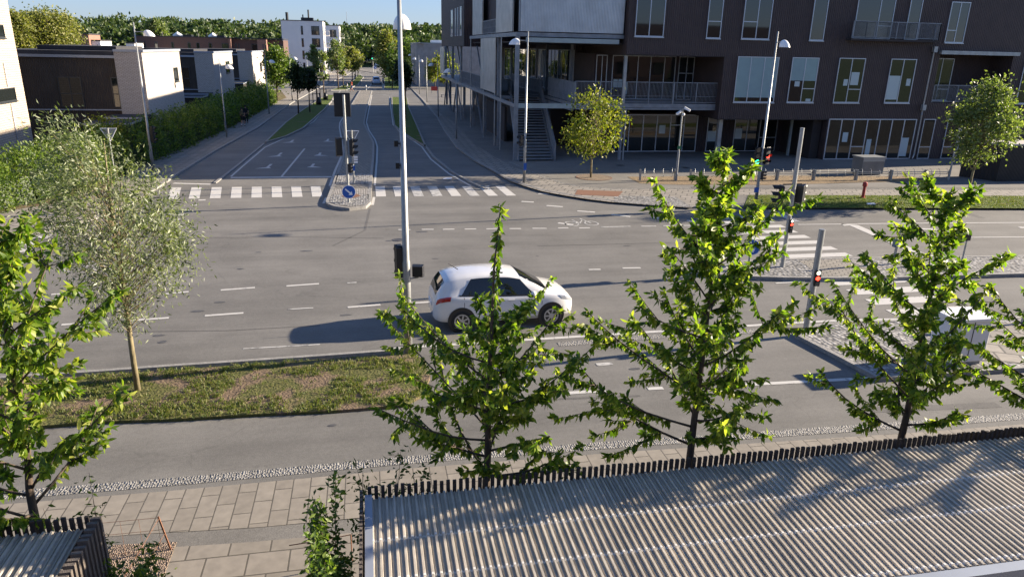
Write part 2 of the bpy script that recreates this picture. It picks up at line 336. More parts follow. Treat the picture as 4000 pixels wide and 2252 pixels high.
# ------------------------------------------------------------------ foliage
rng = np.random.default_rng(5)
def leaf_mesh(name, P, D, ln, wd, mat, parent=None, fold=.25, rounded=False, kind=None, bend=.15):
    """one small folded leaf per point P growing along D"""
    P = np.asarray(P, float); D = np.asarray(D, float); n = len(P)
    D = D/np.maximum(np.linalg.norm(D, axis=1, keepdims=True), 1e-6)
    ln = np.broadcast_to(ln, (n,))*rng.uniform(.7, 1.25, n); wd = np.broadcast_to(wd, (n,))*rng.uniform(.75, 1.2, n)
    A = rng.normal(size=(n,3)); S = np.cross(D, A); S /= np.maximum(np.linalg.norm(S, axis=1, keepdims=True), 1e-6); Nn = np.cross(D, S)
    l = ln[:,None]; w = wd[:,None]
    v0 = P; v3 = P+D*l+Nn*(-bend*l); off = Vector((0,0,0)); p = parent
    while p is not None: off += p.location; p = p.parent
    if rounded:
        mid = P+D*l*.5+Nn*(fold*w*.35)
        Q = lambda t, k: P+D*l*t+S*w*k-Nn*(bend*l*t*t)
        V = np.stack([v0, Q(.22,.36), Q(.58,.46), v3, Q(.58,-.46), Q(.22,-.36), mid], 1).reshape(-1, 3)-np.array(off); nv = 7
        base = (np.arange(n)*7)[:,None]; F = np.concatenate([base+np.array([[0,6,2,1]]), base+np.array([[6,3,2,2]]) if False else base+np.array([[0,5,4,6]]), base+np.array([[6,4,3,2]])], 1).reshape(-1); per = 3
    else:
        mid = P+D*l*.5 + Nn*(fold*w*.5)
        vL = P+D*l*.42+S*w*.5; vR = P+D*l*.42-S*w*.5
        V = np.stack([v0, vL, v3, vR, mid], 1).reshape(-1, 3)-np.array(off)
        base = (np.arange(n)*5)[:,None]; per = 2
        F = np.concatenate([base+np.array([[0,4,2,1]]), base+np.array([[0,3,2,4]])], 1).reshape(-1)
    me = bpy.data.meshes.new(name); me.vertices.add(len(V)); me.vertices.foreach_set('co', V.reshape(-1))
    nf = n*per; me.loops.add(nf*4); me.loops.foreach_set('vertex_index', F); me.polygons.add(nf); me.polygons.foreach_set('loop_start', np.arange(nf)*4)
    try: me.polygons.foreach_set('loop_total', np.full(nf, 4))
    except Exception: pass
    me.materials.append(mat); me.update(calc_edges=True); me.validate()
    o = bpy.data.objects.new(name, me); col.objects.link(o)
    if parent is not None: o.parent = parent
    if kind: o['kind'] = kind
    return o
def curve_pts(a, b, bow, n=5):
    a = Vector(a); b = Vector(b); return [a.lerp(b, i/(n-1))+Vector(bow)*math.sin(math.pi*i/(n-1)) for i in range(n)]

def cherry(name, u, v, H, rad, label, seed, z0=0.0, lean=(0,0), dens=1.0, fmax=.97, nbr=27, group='cherry trees growing behind the slatted screens'):
    rnd = random.Random(seed)
    t = thing(name, (u, v, z0), label, 'tree', group)
    mb = MB(); top = Vector((u+lean[0], v+lean[1], z0+H))
    stem = [Vector((u, v, z0)).lerp(top, i/7)+Vector((rnd.uniform(-.05,.05), rnd.uniform(-.05,.05), 0))*(0 if i in (0,7) else 1) for i in range(8)]
    mb.tube(stem, [.076*(1-i/7)**1.15+.006 for i in range(8)], 8)
    P = []; D = []
    def leaves_along(pts, start, step, k):
        L = 0; total = sum((pts[i+1]-pts[i]).length for i in range(len(pts)-1)); s = start*total
        while s < total:
            acc = 0
            for i in range(len(pts)-1):
                sl = (pts[i+1]-pts[i]).length
                if acc+sl >= s: q = pts[i].lerp(pts[i+1], (s-acc)/sl); dd = (pts[i+1]-pts[i]).normalized(); break
                acc += sl
            tip = s > total-.14
            for _ in range(k+(2 if tip else 0)):
                a = rnd.uniform(0, 2*math.pi)
                d = Vector((math.cos(a), math.sin(a), 0))*.6+dd*.3+Vector((0,0,rnd.uniform(-1.5,-.35) if not tip else rnd.uniform(-1.0,.5)))
                # wind from the right pushes the leaves left
                d += Vector((-.25, -.05, 0))
                P.append(q+Vector((rnd.gauss(0,.012),rnd.gauss(0,.012),rnd.gauss(0,.01)))); D.append(d)
            s += step*rnd.uniform(.7,1.3)
    nb = nbr; ang = rnd.uniform(0, 6.28)
    for i in range(nb):
        f = .36+(fmax-.36)*(i/(nb-1))**1.05; base = Vector((u, v, z0)).lerp(top, f)
        ang += 2.4+rnd.uniform(-.4,.4)
        reach = rad*rnd.uniform(.5,1.35)*(1.0 if f < .5 else 1-.78*(f-.5)/(fmax-.5))
        reach *= (.72 if math.sin(ang) < -.25 else 1.0); rise = min(.95, reach*rnd.uniform(.4,1.2))+.05
        end = base+Vector((math.cos(ang)*reach, math.sin(ang)*reach, rise))
        pts = curve_pts(base, end, (rnd.uniform(-.1,.1)*reach,rnd.uniform(-.1,.1)*reach,-reach*rnd.uniform(-.02,.14)), 6)
        mb.tube(pts, [.020*(1-.8*k/5)*(1.2-f) +.003 for k in range(6)], 5)
        leaves_along(pts, .22, .052/dens, 3)
        for j in range(rnd.randint(4,8)):
            q = pts[rnd.randint(1,4)]; a2 = ang+rnd.choice((-1,1))*rnd.uniform(.5,1.1); l2 = reach*rnd.uniform(.2,.55)
            e2 = q+Vector((math.cos(a2)*l2, math.sin(a2)*l2, l2*rnd.uniform(-.35,.8)))
            p2 = curve_pts(q, e2, (0,0,-.02), 4); mb.tube(p2, [.008,.006,.005,.003], 4)
            leaves_along(p2, .2, .055/dens, 3)
    leaves_along([Vector((u, v, z0)).lerp(top, .45), top], 0.05, .045/dens, 4)
    mb.build('trunk', m_bark, t, smooth=True)
    leaf_mesh('crown', [tuple(p) for p in P], [tuple(d) for d in D], .112, .052, m_lf_cherry, t, rounded=True, bend=.28)
    return t

def small_tree(name, base, H, crown_z, rx, rz, label, mat, n, leaf, group=None, seed=1, trunk_r=.05, bark=None, lean=(0,0), shape='egg', holes=.0, cat='tree', clump=.22, wide=.62, limb=1.0):
    """trunk with limbs reaching to leaf clumps spread through the crown volume"""
    g = np.random.default_rng(seed); rnd = random.Random(seed); bx, by, bz = base
    t = thing(name, base, label, cat, group)
    mb = MB(); top = Vector((bx+lean[0], by+lean[1], bz+H*.93))
    st = [Vector((bx,by,bz)).lerp(top, i/5)+Vector((rnd.uniform(-1,1),rnd.uniform(-1,1),0))*(H*.008 if 0 < i < 5 else 0) for i in range(6)]
    mb.tube(st, [trunk_r*(1-.85*i/5) for i in range(6)], 7)
    cc = Vector((bx+lean[0]*.7, by+lean[1]*.7, bz+crown_z))
    nc = max(14, int(n/55)); P = []; D = []
    for k in range(nc):
        d = Vector((g.normal(), g.normal(), g.normal())).normalized(); r = g.uniform(.25, 1)**.45
        q = Vector((d.x*rx*r, d.y*rx*r, d.z*rz*r))
        if shape == 'egg': # fuller low, pointed top
            s = 1.05-.45*max(0, q.z/rz); q.x *= s; q.y *= s
        if shape == 'wind': s = 1.08-.55*max(0, q.z/rz); q.x = q.x*s-.22*max(0, q.z)-.1*q.z; q.y *= s
        if shape == 'column': s = 1.0 if q.z < 0 else 1-.5*(q.z/rz)**2; q.x *= s; q.y *= s
        c = cc+q
        f = min(.95, max(.3, (c.z-bz-.3*rx)/H)); b0 = Vector((bx,by,bz)).lerp(top, f*.85)
        mb.tube([b0, b0.lerp(c, .5)+Vector((0,0,-.04*rx)), c], [trunk_r*.28*limb, trunk_r*.16*limb, trunk_r*.05*limb], 4, cap=False)
        m_ = int(n/nc*rnd.uniform(.5,1.5)); cr = clump*rx*rnd.uniform(.7,1.4)
        pp = g.normal(size=(m_,3))*np.array([cr,cr,cr*.75])+np.array(c)
        P.append(pp); D.append(g.normal(size=(m_,3))+np.array([-.35,-.1,-.25])+(pp-np.array(cc))*.5/rx)
    mb.build('trunk', bark or m_bark, t, smooth=True)
    leaf_mesh('crown', np.concatenate(P), np.concatenate(D), leaf, leaf*wide, mat, t)
    return t

def hedge(name, path, w, h, label, mat, n, leaf, cat='hedge', group=None, z0=.0, lump=.3):
    """leafy hedge along a path (points u,v)"""
    t = thing(name, (path[0][0], path[0][1], z0), label, cat, group)
    P = []; D = []; seg = [(Vector(path[i]), Vector(path[i+1])) for i in range(len(path)-1)]; Ls = [(b-a).length for a, b in seg]; tot = sum(Ls)
    mb = MB()
    for (a, b), l in zip(seg, Ls):
        k = int(n*l/tot); d = (b-a).normalized(); nn = Vector((-d.y, d.x))
        s = rng.uniform(0, l, k); q = rng.uniform(-1, 1, k); zz = rng.uniform(0, 1, k)**.8
        lumps = 1+lump*np.sin(s*1.7+1)*.5+lump*np.sin(s*.63)*.6+lump*.5*np.sin(s*3.9+2)
        # push towards the shell
        ang = rng.uniform(0, math.pi, k); rr = rng.uniform(.72, 1.06, k)
        off = np.cos(ang)*rr*w/2*(1+.25*np.sin(s*2.3)); hz = (np.abs(np.sin(ang))**.55)*rr*h*lumps
        low = rng.random(k) < .45; hz = np.where(low, rng.uniform(.05, 1, k)*hz, hz)
        X = a.x+d.x*s+nn.x*off; Y = a.y+d.y*s+nn.y*off
        P.append(np.stack([X, Y, z0+hz], 1)); D.append(np.stack([nn.x*np.cos(ang), nn.y*np.cos(ang), np.sin(ang)], 1)*1.0+rng.normal(size=(k,3))*.7+np.array([-.3,0,.1]))
        j = 0
        while j < l:
            c = a+d*j; mb.tube([(c.x,c.y,z0),(c.x+random.uniform(-.3,.3),c.y+random.uniform(-.2,.2),z0+h*.8)], [.03,.012], 4); j += .45
        # dark inner body between the leaves
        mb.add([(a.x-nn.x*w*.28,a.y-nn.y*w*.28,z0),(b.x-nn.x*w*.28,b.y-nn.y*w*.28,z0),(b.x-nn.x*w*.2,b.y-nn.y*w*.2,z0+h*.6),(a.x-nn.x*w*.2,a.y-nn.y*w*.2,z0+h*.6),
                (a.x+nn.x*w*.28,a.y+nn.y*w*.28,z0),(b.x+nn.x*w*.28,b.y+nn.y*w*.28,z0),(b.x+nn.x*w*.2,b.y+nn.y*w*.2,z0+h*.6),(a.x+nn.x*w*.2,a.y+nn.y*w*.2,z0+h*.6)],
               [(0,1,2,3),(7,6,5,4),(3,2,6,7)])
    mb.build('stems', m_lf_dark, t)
    leaf_mesh('leaves', np.concatenate(P), np.concatenate(D), leaf, leaf*.5, mat, t)
    return t
def px(*pts, z=0.0): return [at(x, y, z) for x, y in pts]

# ================================================================== THE SETTING
# ground sheet with a low wooded ridge at the back
gmb = MB(); NR, NA = 46, 72; rad = [0]+[4*1.16**i for i in range(NR)]
vs = []; fs = []
for i, r_ in enumerate(rad[1:]):
    for k in range(NA):
        a = 2*math.pi*k/NA; x, y = r_*math.sin(a)-15, r_*math.cos(a)+20; h = 0
        if r_ > 330: h = 13*min(1, (r_-330)/350)*(1+.3*math.sin(a*5+1))*(1 if math.cos(a) > -.3 else .3)
        vs.append((x, y, -.06+h))
for i in range(NR-1):
    for k in range(NA): fs.append((i*NA+k, i*NA+(k+1)%NA, (i+1)*NA+(k+1)%NA, (i+1)*NA+k))
vs.append((-15,20,-.06)); fs += [(len(vs)-1, (k+1)%NA, k) for k in range(NA)]
gmb.add(vs, [f[::-1] for f in fs]); gmb.build('ground', m_far, kind='structure', smooth=True)

LK = [(-400,905),(0,933),(155,910),(311,871),(388,851),(505,801),(602,743),(668,700),(698,679),(845,589),(1008,499.5),(1138,404),(1251,342),(1357,293),(1400,266)]
RK = [(1614,353.5),(1648,388),(1707,457),(1738,512),(1786,577.6),(1853,628),(1922,666),(1991,705),(2042,724),(2118,746.5),(2200,762),(2300,778),(2400,790),(2524,801),(2695,812),(3200,813),(4000,813),(4700,818)]
lk = [at(*p) for p in LK]; rk = [at(*p) for p in RK]
# carriageway: cross road, side street and the far junction
far_l = [(-34,210),(-75,206),(-75,224),(-38,226),(-45,262),(-70,330)]
far_r = [(-58,330),(-32,262),(-25,226),(20,224),(20,206),(-16,206),(-3.2,150)]
outline = [(-140,-45),(-140,lk[0].y-4)]+[(p.x,p.y) for p in lk]+far_l+far_r+[(p.x,p.y) for p in rk]+[(140,rk[-1].y),(140,-45)]
MB().prism(outline, 0, 0, side=False).build('road', m_asph, kind='structure')
# raised pavements
left_pave = [(p.x,p.y) for p in lk]+[(-34,205),(-75,203),(-140,203),(-140,lk[0].y)]
MB().prism(left_pave, -.05, .09).build('pavement', m_slab3, kind='structure')
right_pave = [(p.x,p.y) for p in rk][::-1]+[(-3.2,150),(-16,203),(20,203),(140,203),(140,rk[-1].y)]
MB().prism(right_pave, -.05, .09).build('plaza', m_asph2, kind='structure')
MB().ribbon([(p.x,p.y) for p in lk], .16, .0, .105).build('kerb', m_kerb, kind='structure')
MB().ribbon([(p.x,p.y) for p in rk], .16, .0, .105).build('kerb', m_kerb, kind='structure')
# slab pavement along the side street and the corner (right side)
RP = [(1590,330),(1640,372),(1700,430),(1784,483.5),(1853,562.5),(1942.6,617.6),(2010,655),(2070,672),(2128,693),(2197,714),(2248,724),(2400,735)]
rp = px(*RP, z=.095)
q = [at(x, y, .095) for x, y in RK[:13]]
slabR = [(p.x,p.y) for p in rp]+[(p.x,p.y) for p in q[::-1]]
MB().prism(slabR, 0, .094, side=False).build('pavement', m_slab3, kind='structure')
MB().ribbon([(p.x,p.y) for p in px((1990.7,631.3),(2070,667.4),(2128,693),(2197,714),(2248.6,726),(2400,737),(2773,735),(4700,742), z=.1)], .22, .098).build('cobble_strip', m_gran, kind='structure')
def sheet(name, pts, z, mat, zz=None):
    P_ = [at(x, y, z) for x, y in pts]; return MB().prism([(p.x,p.y) for p in P_], 0, z, side=False).build(name, mat, kind='structure')
sheet('pavement', [(2200,742),(2400,738),(4700,744),(4700,766),(2830,761),(2700,811),(2524,799),(2380,786),(2250,768)], .0945, m_slab3)
sheet('cobble_patch', [(2400,764),(2640,768),(2700,809),(2524,799),(2400,789)], .099, m_cob)
sheet('steel_cover', [(2255,741),(2434,747),(2415,767),(2245,760)], .103, m_rust)
sheet('verge', [(2925,761),(4700,768),(4700,815),(2905,810)], .11, m_grass)
sheet('soil_strip', [(2450,690),(2700,688),(3100,686),(3560,688),(3640,706),(3400,712),(3000,722),(2660,721),(2500,716)], .1, m_dirt)
sheet('dark_strip', [(2700,729),(4700,732),(4700,737),(2700,736)], .0995, m_kerbd)
# earth behind the hedge, gardens of the houses
earth = [at(*p) for p in [(-400,812),(0,836),(100,820),(200,806),(400,738),(611,628),(899,503),(1083,400),(1120,384)]]
MB().prism([(p.x,p.y) for p in earth]+[(-24,80),(-60,80),(-140,80),(-140,-10)], 0, .10, side=False).build('garden_ground', m_grass2, kind='structure')
# verges of the side street
def raised(name, pts, top, z=.12, kerb=.14, mat_k=None):
    P_ = [at(x, y, z) for x, y in pts]; pp = [(p.x,p.y) for p in P_]
    MB().prism(pp, 0, z).build(name, top, kind='structure')
    if kerb: MB().ribbon(pp+[pp[0]], kerb, .0, z+.012).build('kerb', mat_k or m_kerb, kind='structure')
raised('verge', [(1037,554),(1116,478),(1179,431.5),(1222,404),(1250,385),(1278,371),(1305,372),(1295,394),(1266,426),(1233,456),(1184,499),(1116,531)], m_grass)
raised('verge', [(1292,352),(1322,342),(1384,312.5),(1396,293),(1408,292),(1419.6,301.6),(1398,330),(1352,350.5)], m_grass)
raised('verge', [(1531,379),(1590,381),(1596.5,419),(1627.6,488),(1661,567),(1614,543),(1565.5,511),(1541,488),(1533,440)], m_grass)
raised('verge', [(1503,344),(1590,352),(1570,310),(1540,300),(1500,303)], m_grass)
ISL = [(1279,784),(1303,721),(1317,681),(1338,619),(1352,550),(1333,488),(1365.5,422),(1407,353.5),(1452,353),(1436,409),(1421,481),(1459,557),(1457,619),(1450,681),(1445,747),(1443,788),(1424,805),(1365.5,812),(1314,805),(1284,795)]
raised('traffic_island', ISL, m_block, z=.13, kerb=.16)
sheet('cobble_patch', [(1285,786),(1297,760),(1441,760),(1438,786),(1420,800),(1365,806),(1318,800)], .142, m_cob)
sheet('cobble_patch', [(1318,678),(1446,678),(1441,718),(1307,718)], .142, m_cob)
sheet('tactile_strip', [(1297,758),(1305,738),(1440,738),(1440,758)], .141, m_tact)
sheet('earth', [(1335,764),(1352,756),(1395,757),(1410,765),(1380,773),(1345,771)], .15, m_rust)
# right hand island and the cobbled corner behind the trees
raised('traffic_island', [(2690,1058),(2720,1043),(2790,1030),(2900,1020),(3050,1013),(3300,1008),(4700,990),(4700,1065),(4000,1066),(3450,1082),(3200,1083),(3060,1081),(2900,1076),(2780,1068)], m_cob, z=.12, kerb=.16)
sheet('pavement', [(3120,1018),(3285,1010),(3420,1040),(3330,1079),(3215,1080)], .126, m_block)
sheet('tactile_strip', [(3300,1012),(3370,1012),(3450,1044),(3390,1050)], .131, m_tact)
raised('traffic_island', [(3110,1303),(3180,1272),(3300,1257),(4000,1240),(4700,1232),(4700,1425),(4000,1432),(3600,1460),(3430,1472),(3300,1400)], m_cob, z=.10, kerb=.14)
sheet('pavement', [(3870,1262),(4700,1250),(4700,1400),(4000,1420),(3800,1400)], .107, m_slab3)
# foreground planting bed beside the carriageway
bed = [(-500,1500),(0,1490),(412,1461),(700,1440),(1000,1420),(1350,1395),(1600,1377),(1655,1400),(1680,1470),(1650,1540),(1575,1580),(1300,1602),(1000,1615),(687,1634),(385,1644),(-500,1712)]
raised('planting_bed', bed, m_grass2, z=.07, kerb=0)
MB().ribbon([(p.x,p.y) for p in px((-500,1497),(0,1485),(412,1457),(700,1436),(1000,1416),(1350,1391),(1590,1373))], .12, 0, .09).build('kerb', m_kerb, kind='structure')
MB().ribbon([(p.x,p.y) for p in px((2180,1345),(2526,1317),(3010,1290))], .28, .006).build('cobble_strip', m_gran, kind='structure')
# foreground pavement
MB().ribbon([(-40,-36.9),(-25,-37.15),(-13.7,-37.25),(-9.4,-37.2),(-5.4,-37.28),(1.4,-37.5),(6,-37.6),(40,-38.2)], .26, .006).build('granite_strip', m_gran, kind='structure')
MB().prism([(-40,-37.2),(-13.7,-37.56),(-9.4,-37.52),(-5.4,-37.6),(1.4,-37.85),(40,-38.6),(40,-38.9),(40,-39.2),(-12,-38.86),(-14,-38.72),(-40,-38.2)][::-1], 0, .02, side=False).build('foreground_pavement', m_slab, kind='structure')
MB().prism([(-40,-38.2),(-14,-38.72),(-12,-38.86),(40,-39.6),(40,-40.1),(-12,-39.22),(-14,-39.1),(-40,-38.6)][::-1], 0, .014, side=False).build('asphalt_strip', m_asph2, kind='structure')
MB().prism([(-40,-38.6),(-14,-39.1),(-12,-39.22),(40,-40.1),(40,-60),(-40,-60)][::-1], 0, .016, side=False).build('foreground_pavement', m_slab2, kind='structure')

# ---------------------------------------------------------------- road markings
mk = MB(); mkw = MB(); Z = .008
def line(pts, w=.1, mb=None): (mb or mk).ribbon([(p.x,p.y) for p in px(*pts)], w, Z)
def rect(u0, u1, v0, v1, sh=0.0, mb=None): (mb or mk).add([(u0,v0,Z),(u1,v0,Z),(u1+sh,v1,Z),(u0+sh,v1,Z)], [(0,1,2,3)])
# zebra over the side street
for i in range(9):
    u0 = -20.93+i*1.035; rect(u0+.95-.3*i/9, u0+.95+.52-.3*i/9, -11.3, -8.15-.03*i, -.55+.35*i/9)
for i in range(8):
    u0 = -9.72+i*.985; rect(u0, u0+.52, -11.55-.05*i, -8.62-.06*i, (.0 if i else 0)-.02*i, mkw if i in (2,3,5) else mk)
# zebra over the cross road, right
for i in range(9):
    v = -17.86-i*.96; rect(5.9, 8.65, v-.52, v)
for i in range(4):
    v = -27.9-i*1.0; rect(5.65, 8.5, v-.55, v)
# zebra over the cross road, left arm
for i in range(6):
    v = -18.3-i*1.02; rect(-25.6, -22.6, v-.5, v)
line([(3117,877),(3350,875)], .12); line([(3350,874),(4700,864)], .14)
line([(3290,878),(3335,880),(3590,990),(3640,1002)], .45); line([(3466,930),(4700,920)], .12)
line([(3030,828),(3110,866)], .4)
line([(677,716),(823,720)], .28); line([(902,694),(1100,692),(1300,691)], .4)
line([(1100,690),(1190,581)], .13)
line([(902,690),(945,652),(1035,575.5),(1103,544),(1165,513),(1225,475),(1274,421),(1300,391),(1330,355)], .12)
line([(1400,371),(1362,426),(1328,478),(1326,498),(1334,545)], .12); line([(1334,545),(1340,580),(1333,612)], .12, mkw); line([(1333,612),(1310,664),(1288,726)], .14)
line([(1275,772),(1264,795)], .14)
line([(1453,372),(1443,419),(1431,477.6),(1441,508.6),(1465.5,546.5),(1474,574),(1472,626),(1467,684),(1464,724)], .12)
line([(1461,770),(1455,801)], .14)
line([(1522,379),(1529,439.6),(1536,488),(1565.5,519),(1614,550),(1648,574),(1683,622),(1752,677.6),(1838,726)], .12)
line([(1874,728),(1912,727)], .3)
line([(1470,370),(1580,371)], .2, mkw)
# kerbed dividers of the cycle tracks
dv = MB()
for pts in ([(839,717),(874,690),(940,638),(1032,562)], [(1658,564),(1693,612),(1765.5,672),(1838,713),(1900,740)]):
    dv.ribbon([(p.x,p.y) for p in px(*pts)], .16, 0, .06)
dv.build('kerb', m_kerb, kind='structure')
# lane dashes on the cross road
for a, b in (((8,1183),(171,1170)),((637,1149),(737,1139)),((862,1133),(996,1123)),((1119,1117),(1246,1108)),((2300,1053),(2346,1052)),((2432,1047),(2502,1046)),((2660,1037),(2720,1035)),((200,1150),(360,1140))): line([a,b], .13)
for a, b in (((501,1252),(660,1241)),((800,1233),(951,1222)),((1358,1200),(1486,1190)),((1607,1184),(1700,1178)),((240,1268),(370,1260))): line([a,b], .13)
line([(1125,1208),(1224,1202)], .08, mkw); line([(1357,1105),(1393,1103)], .1, mkw)
for a, b in (((1556,897),(1603,897)),((1647,896),(1694,896)),((2180,891),(2220,890)),((2262,891),(2304,890)),((2348,887),(2463,884)),((2505,884),(2563,883)),((2590,882),(2632,882)),((2670,881),(2710,881)),((1730,896),(1775,895)),((1815,895),(1860,894)),((1900,894),(1945,893)),((1990,893),(2035,893)),((2080,892),(2135,892))): line([a,b], .14, mkw if a[0] > 2300 else mk)
for a, b in (((2102,757),(2144,757)),((2037,787),(2085,790)),((2135,803),(2198,808)),((2255,824),(2324,829)),((2388,838),(2462,846)),((2550,850),(2610,858)),((2683,861),(2720,866)),((2180,871),(2240,878))): line([a,b], .22)
for a in ((775,782),(745,802),(720,821),(697,839),(673,858),(650,876),(660,836)): line([a,(a[0]+28,a[1]-1)], .26)
line([(1400,1440),(1600,1420)], .1)
line([(1500,1362),(2200,1318),(2526,1297),(2700,1287),(3043,1264),(3303,1250),(4000,1238),(4700,1228)], .14)
line([(2200,1536),(2365,1525)], .14); line([(2530,1518),(2590,1515)], .14); line([(2825,1507),(3200,1487),(3430,1475),(3700,1462)], .14)
line([(3030,1106),(3220,1095),(3600,1080),(4000,1078),(4700,1072)], .1); line([(2870,1070),(2950,1082),(3060,1096),(3220,1099)], .1)
line([(950,1362),(1250,1345)], .07, mkw)
# turn arrows
def arrow(tail, bend_, tip):
    T_, B_, A_ = [at(*q_) for q_ in (tail, bend_, tip)]
    d = (A_-B_).normalized(); nn = Vector((-d.y, d.x, 0)); hb = A_-d*.95
    mk.ribbon([(p.x,p.y) for p in (T_, B_.lerp(T_, .15), B_.lerp(hb, .2), hb)], .17, Z)
    mk.add([(A_.x,A_.y,Z+.002),(hb.x+nn.x*.3,hb.y+nn.y*.3,Z+.002),(hb.x-nn.x*.3,hb.y-nn.y*.3,Z+.002)], [(0,1,2)])
arrow((1060,641),(1042,656),(995,659)); arrow((1100,597),(1084,610),(1044,613)); arrow((1146,547),(1134,556),(1101,558))
arrow((1226,640),(1216,652),(1259,655)); arrow((1252,597),(1245,607),(1281,609)); arrow((1283,543),(1277,552),(1309,554))

line([(2330,1424),(2392,1419)], .16, mkw); line([(3574,893),(3660,897)], .3); line([(3980,888),(4060,892)], .3)
# bicycle symbols
def bikesym(cx_, cy_, sx):
    c = at(cx_, cy_)
    for s_ in (-1, 1):
        pts = [(c.x+s_*.55*sx+.3*math.cos(t*math.pi/6), c.y+.42*math.sin(t*math.pi/6)) for t in range(13)]
        mkw.ribbon(pts, .08, Z)
    mkw.ribbon([(c.x-.55*sx,c.y),(c.x-.1*sx,c.y+.05),(c.x+.3*sx,c.y+.75),(c.x-.3*sx,c.y+.75),(c.x-.1*sx,c.y+.05)], .09, Z)
    mkw.ribbon([(c.x+.55*sx,c.y),(c.x+.3*sx,c.y+.75),(c.x+.25*sx,c.y+1.0)], .09, Z)
bikesym(2272,873,.85); bikesym(350,1045,.85)
# far junction
for a, b in (((1370,284),(1412,285)),((1425,285),(1440,285)),((1452,286),(1500,287)),((1400,273),(1432,274)),((1440,274),(1480,274))): line([a,b], .6)
line([(1436,349),(1450,330),(1462,304)], .12); line([(1497,350),(1496,330),(1498,307)], .18)
line([(1398,334),(1420,303),(1407,290)], .16); line([(1482,263),(1490,262)], .5)
mk.build('road_marking', m_paint, kind='structure'); mkw.build('worn_road_marking', m_paint_worn, kind='structure')

# manholes and patches
m_patch = asphaltmat('asphalt repair', (.105,.100,.092), streak=False); m_stain = M('oil stain', (.07,.068,.065), .6, var=[(3,.3)])
pm = MB()
for pts, w_ in (([(3745,822),(3840,852)],.35),([(1445,815),(1425,900),(1300,960)],.10),([(700,930),(1100,925),(1500,930)],.07),([(2100,960),(2600,948),(2900,955)],.09),([(560,1530),(560,1531)],.3),([(1750,1600),(2100,1560),(2500,1545)],.08),([(3400,1600),(3900,1580)],.25),([(150,1300),(900,1290),(1250,1270)],.06)):
    pm.ribbon([(p.x,p.y) for p in px(*pts)], w_, .004)
pm.build('asphalt_patch', m_patch, kind='structure')
rs_ = random.Random(12); sm = MB()
for (x, y) in ((620,1310),(635,1335),(430,1268),(1520,940),(1650,905),(1350,1230),(770,1215),(1880,1180),(2700,1150),(1200,980),(1010,985),(940,1050),(2100,1000),(2450,960),(1700,1010),(2900,1440),(2480,1440),(1300,1660),(860,1180)):
    c = at(x,y); n = 10; r0 = rs_.uniform(.04,.11); e_ = rs_.uniform(1.2,3.2); sm.add([(c.x+math.cos(a*.6283)*r0*e_*rs_.uniform(.7,1.2), c.y+math.sin(a*.6283)*r0*rs_.uniform(.7,1.2), .0055) for a in range(n)], [tuple(range(n))])
sm.build('oil_stain', m_stain, kind='structure')
def manhole(x, y, r, z, label):
    c = at(x, y, z); t = thing('manhole_cover', (c.x, c.y, z), label, 'manhole cover', 'manhole covers')
    MB().tube([(c.x,c.y,z-.004),(c.x,c.y,z+.008)], r, 24).build('rim', m_kerbd, t)
    mb = MB()
    for k in range(1, 5): mb.ribbon([(c.x+r*k/4.6*math.cos(a*math.pi/12), c.y+r*k/4.6*math.sin(a*math.pi/12)) for a in range(25)], r*.1, z+.012)
    mb.build('ribs', M('cast iron', (.10,.10,.11), .5, .6, var=[(12,.3)]), t)
manhole(3238,1188,.42,.0,'large cast iron manhole cover in the lane right of the short signal pole')
manhole(1555,937,.25,.0,'small round cover in the middle of the junction beside the tall lamp post')
manhole(2423,646,.3,.09,'round cover on the plaza in front of the steel column of the deck')
manhole(2677,655,.3,.09,'round cover on the plaza right of the camera mast')

# ================================================================== BUILDINGS
def window(root, plane, c, a0, a1, z0, z1, mull=(), trans=(), blind=(), paper=(), frame=None, glass=None, fw=.055, sill=True, proud=.05):
    """framed window lying on a wall; plane v: faces -v, u: faces +u, w: faces -u"""
    def bx(mb, a, b, za, zb, d0, d1):
        if plane == 'v': mb.box((a, c-d1, za), (b, c-d0, zb))
        elif plane == 'u': mb.box((c+d0, a, za), (c+d1, b, zb))
        else: mb.box((c-d1, a, za), (c-d0, b, zb))
    fr = MB(); e = .001
    bx(fr, a0, a0+fw, z0, z1, e, proud); bx(fr, a1-fw, a1, z0, z1, e, proud)
    bx(fr, a0+fw, a1-fw, z1-fw, z1, e, proud); bx(fr, a0+fw, a1-fw, z0, z0+fw, e, proud)
    for mm in mull: bx(fr, mm-fw/2, mm+fw/2, z0+fw, z1-fw, e, proud-.003)
    for (a, b, z) in trans: bx(fr, a+fw/2, b-fw/2, z-fw/2, z+fw/2, e, proud-.006)
    o = fr.build('window', frame or m_frame, root)
    g_ = MB(); bx(g_, a0+fw, a1-fw, z0+fw, z1-fw, e, .015); g_.build('pane', glass or m_glass, o)
    if sill: s_ = MB(); bx(s_, a0-.03, a1+.03, z0-.07, z0-.005, e, proud+.06); s_.build('sill', frame or m_frame, o)
    for (a, b, za, zb) in blind: b_ = MB(); bx(b_, a+fw/2, b-fw/2, za, zb, .017, .021); b_.build('blind', m_blind, o)
    for (a, b, za, zb) in paper: b_ = MB(); bx(b_, a, b, za, zb, .024, .027); b_.build('paper_sheet', m_paper, o)
    return o
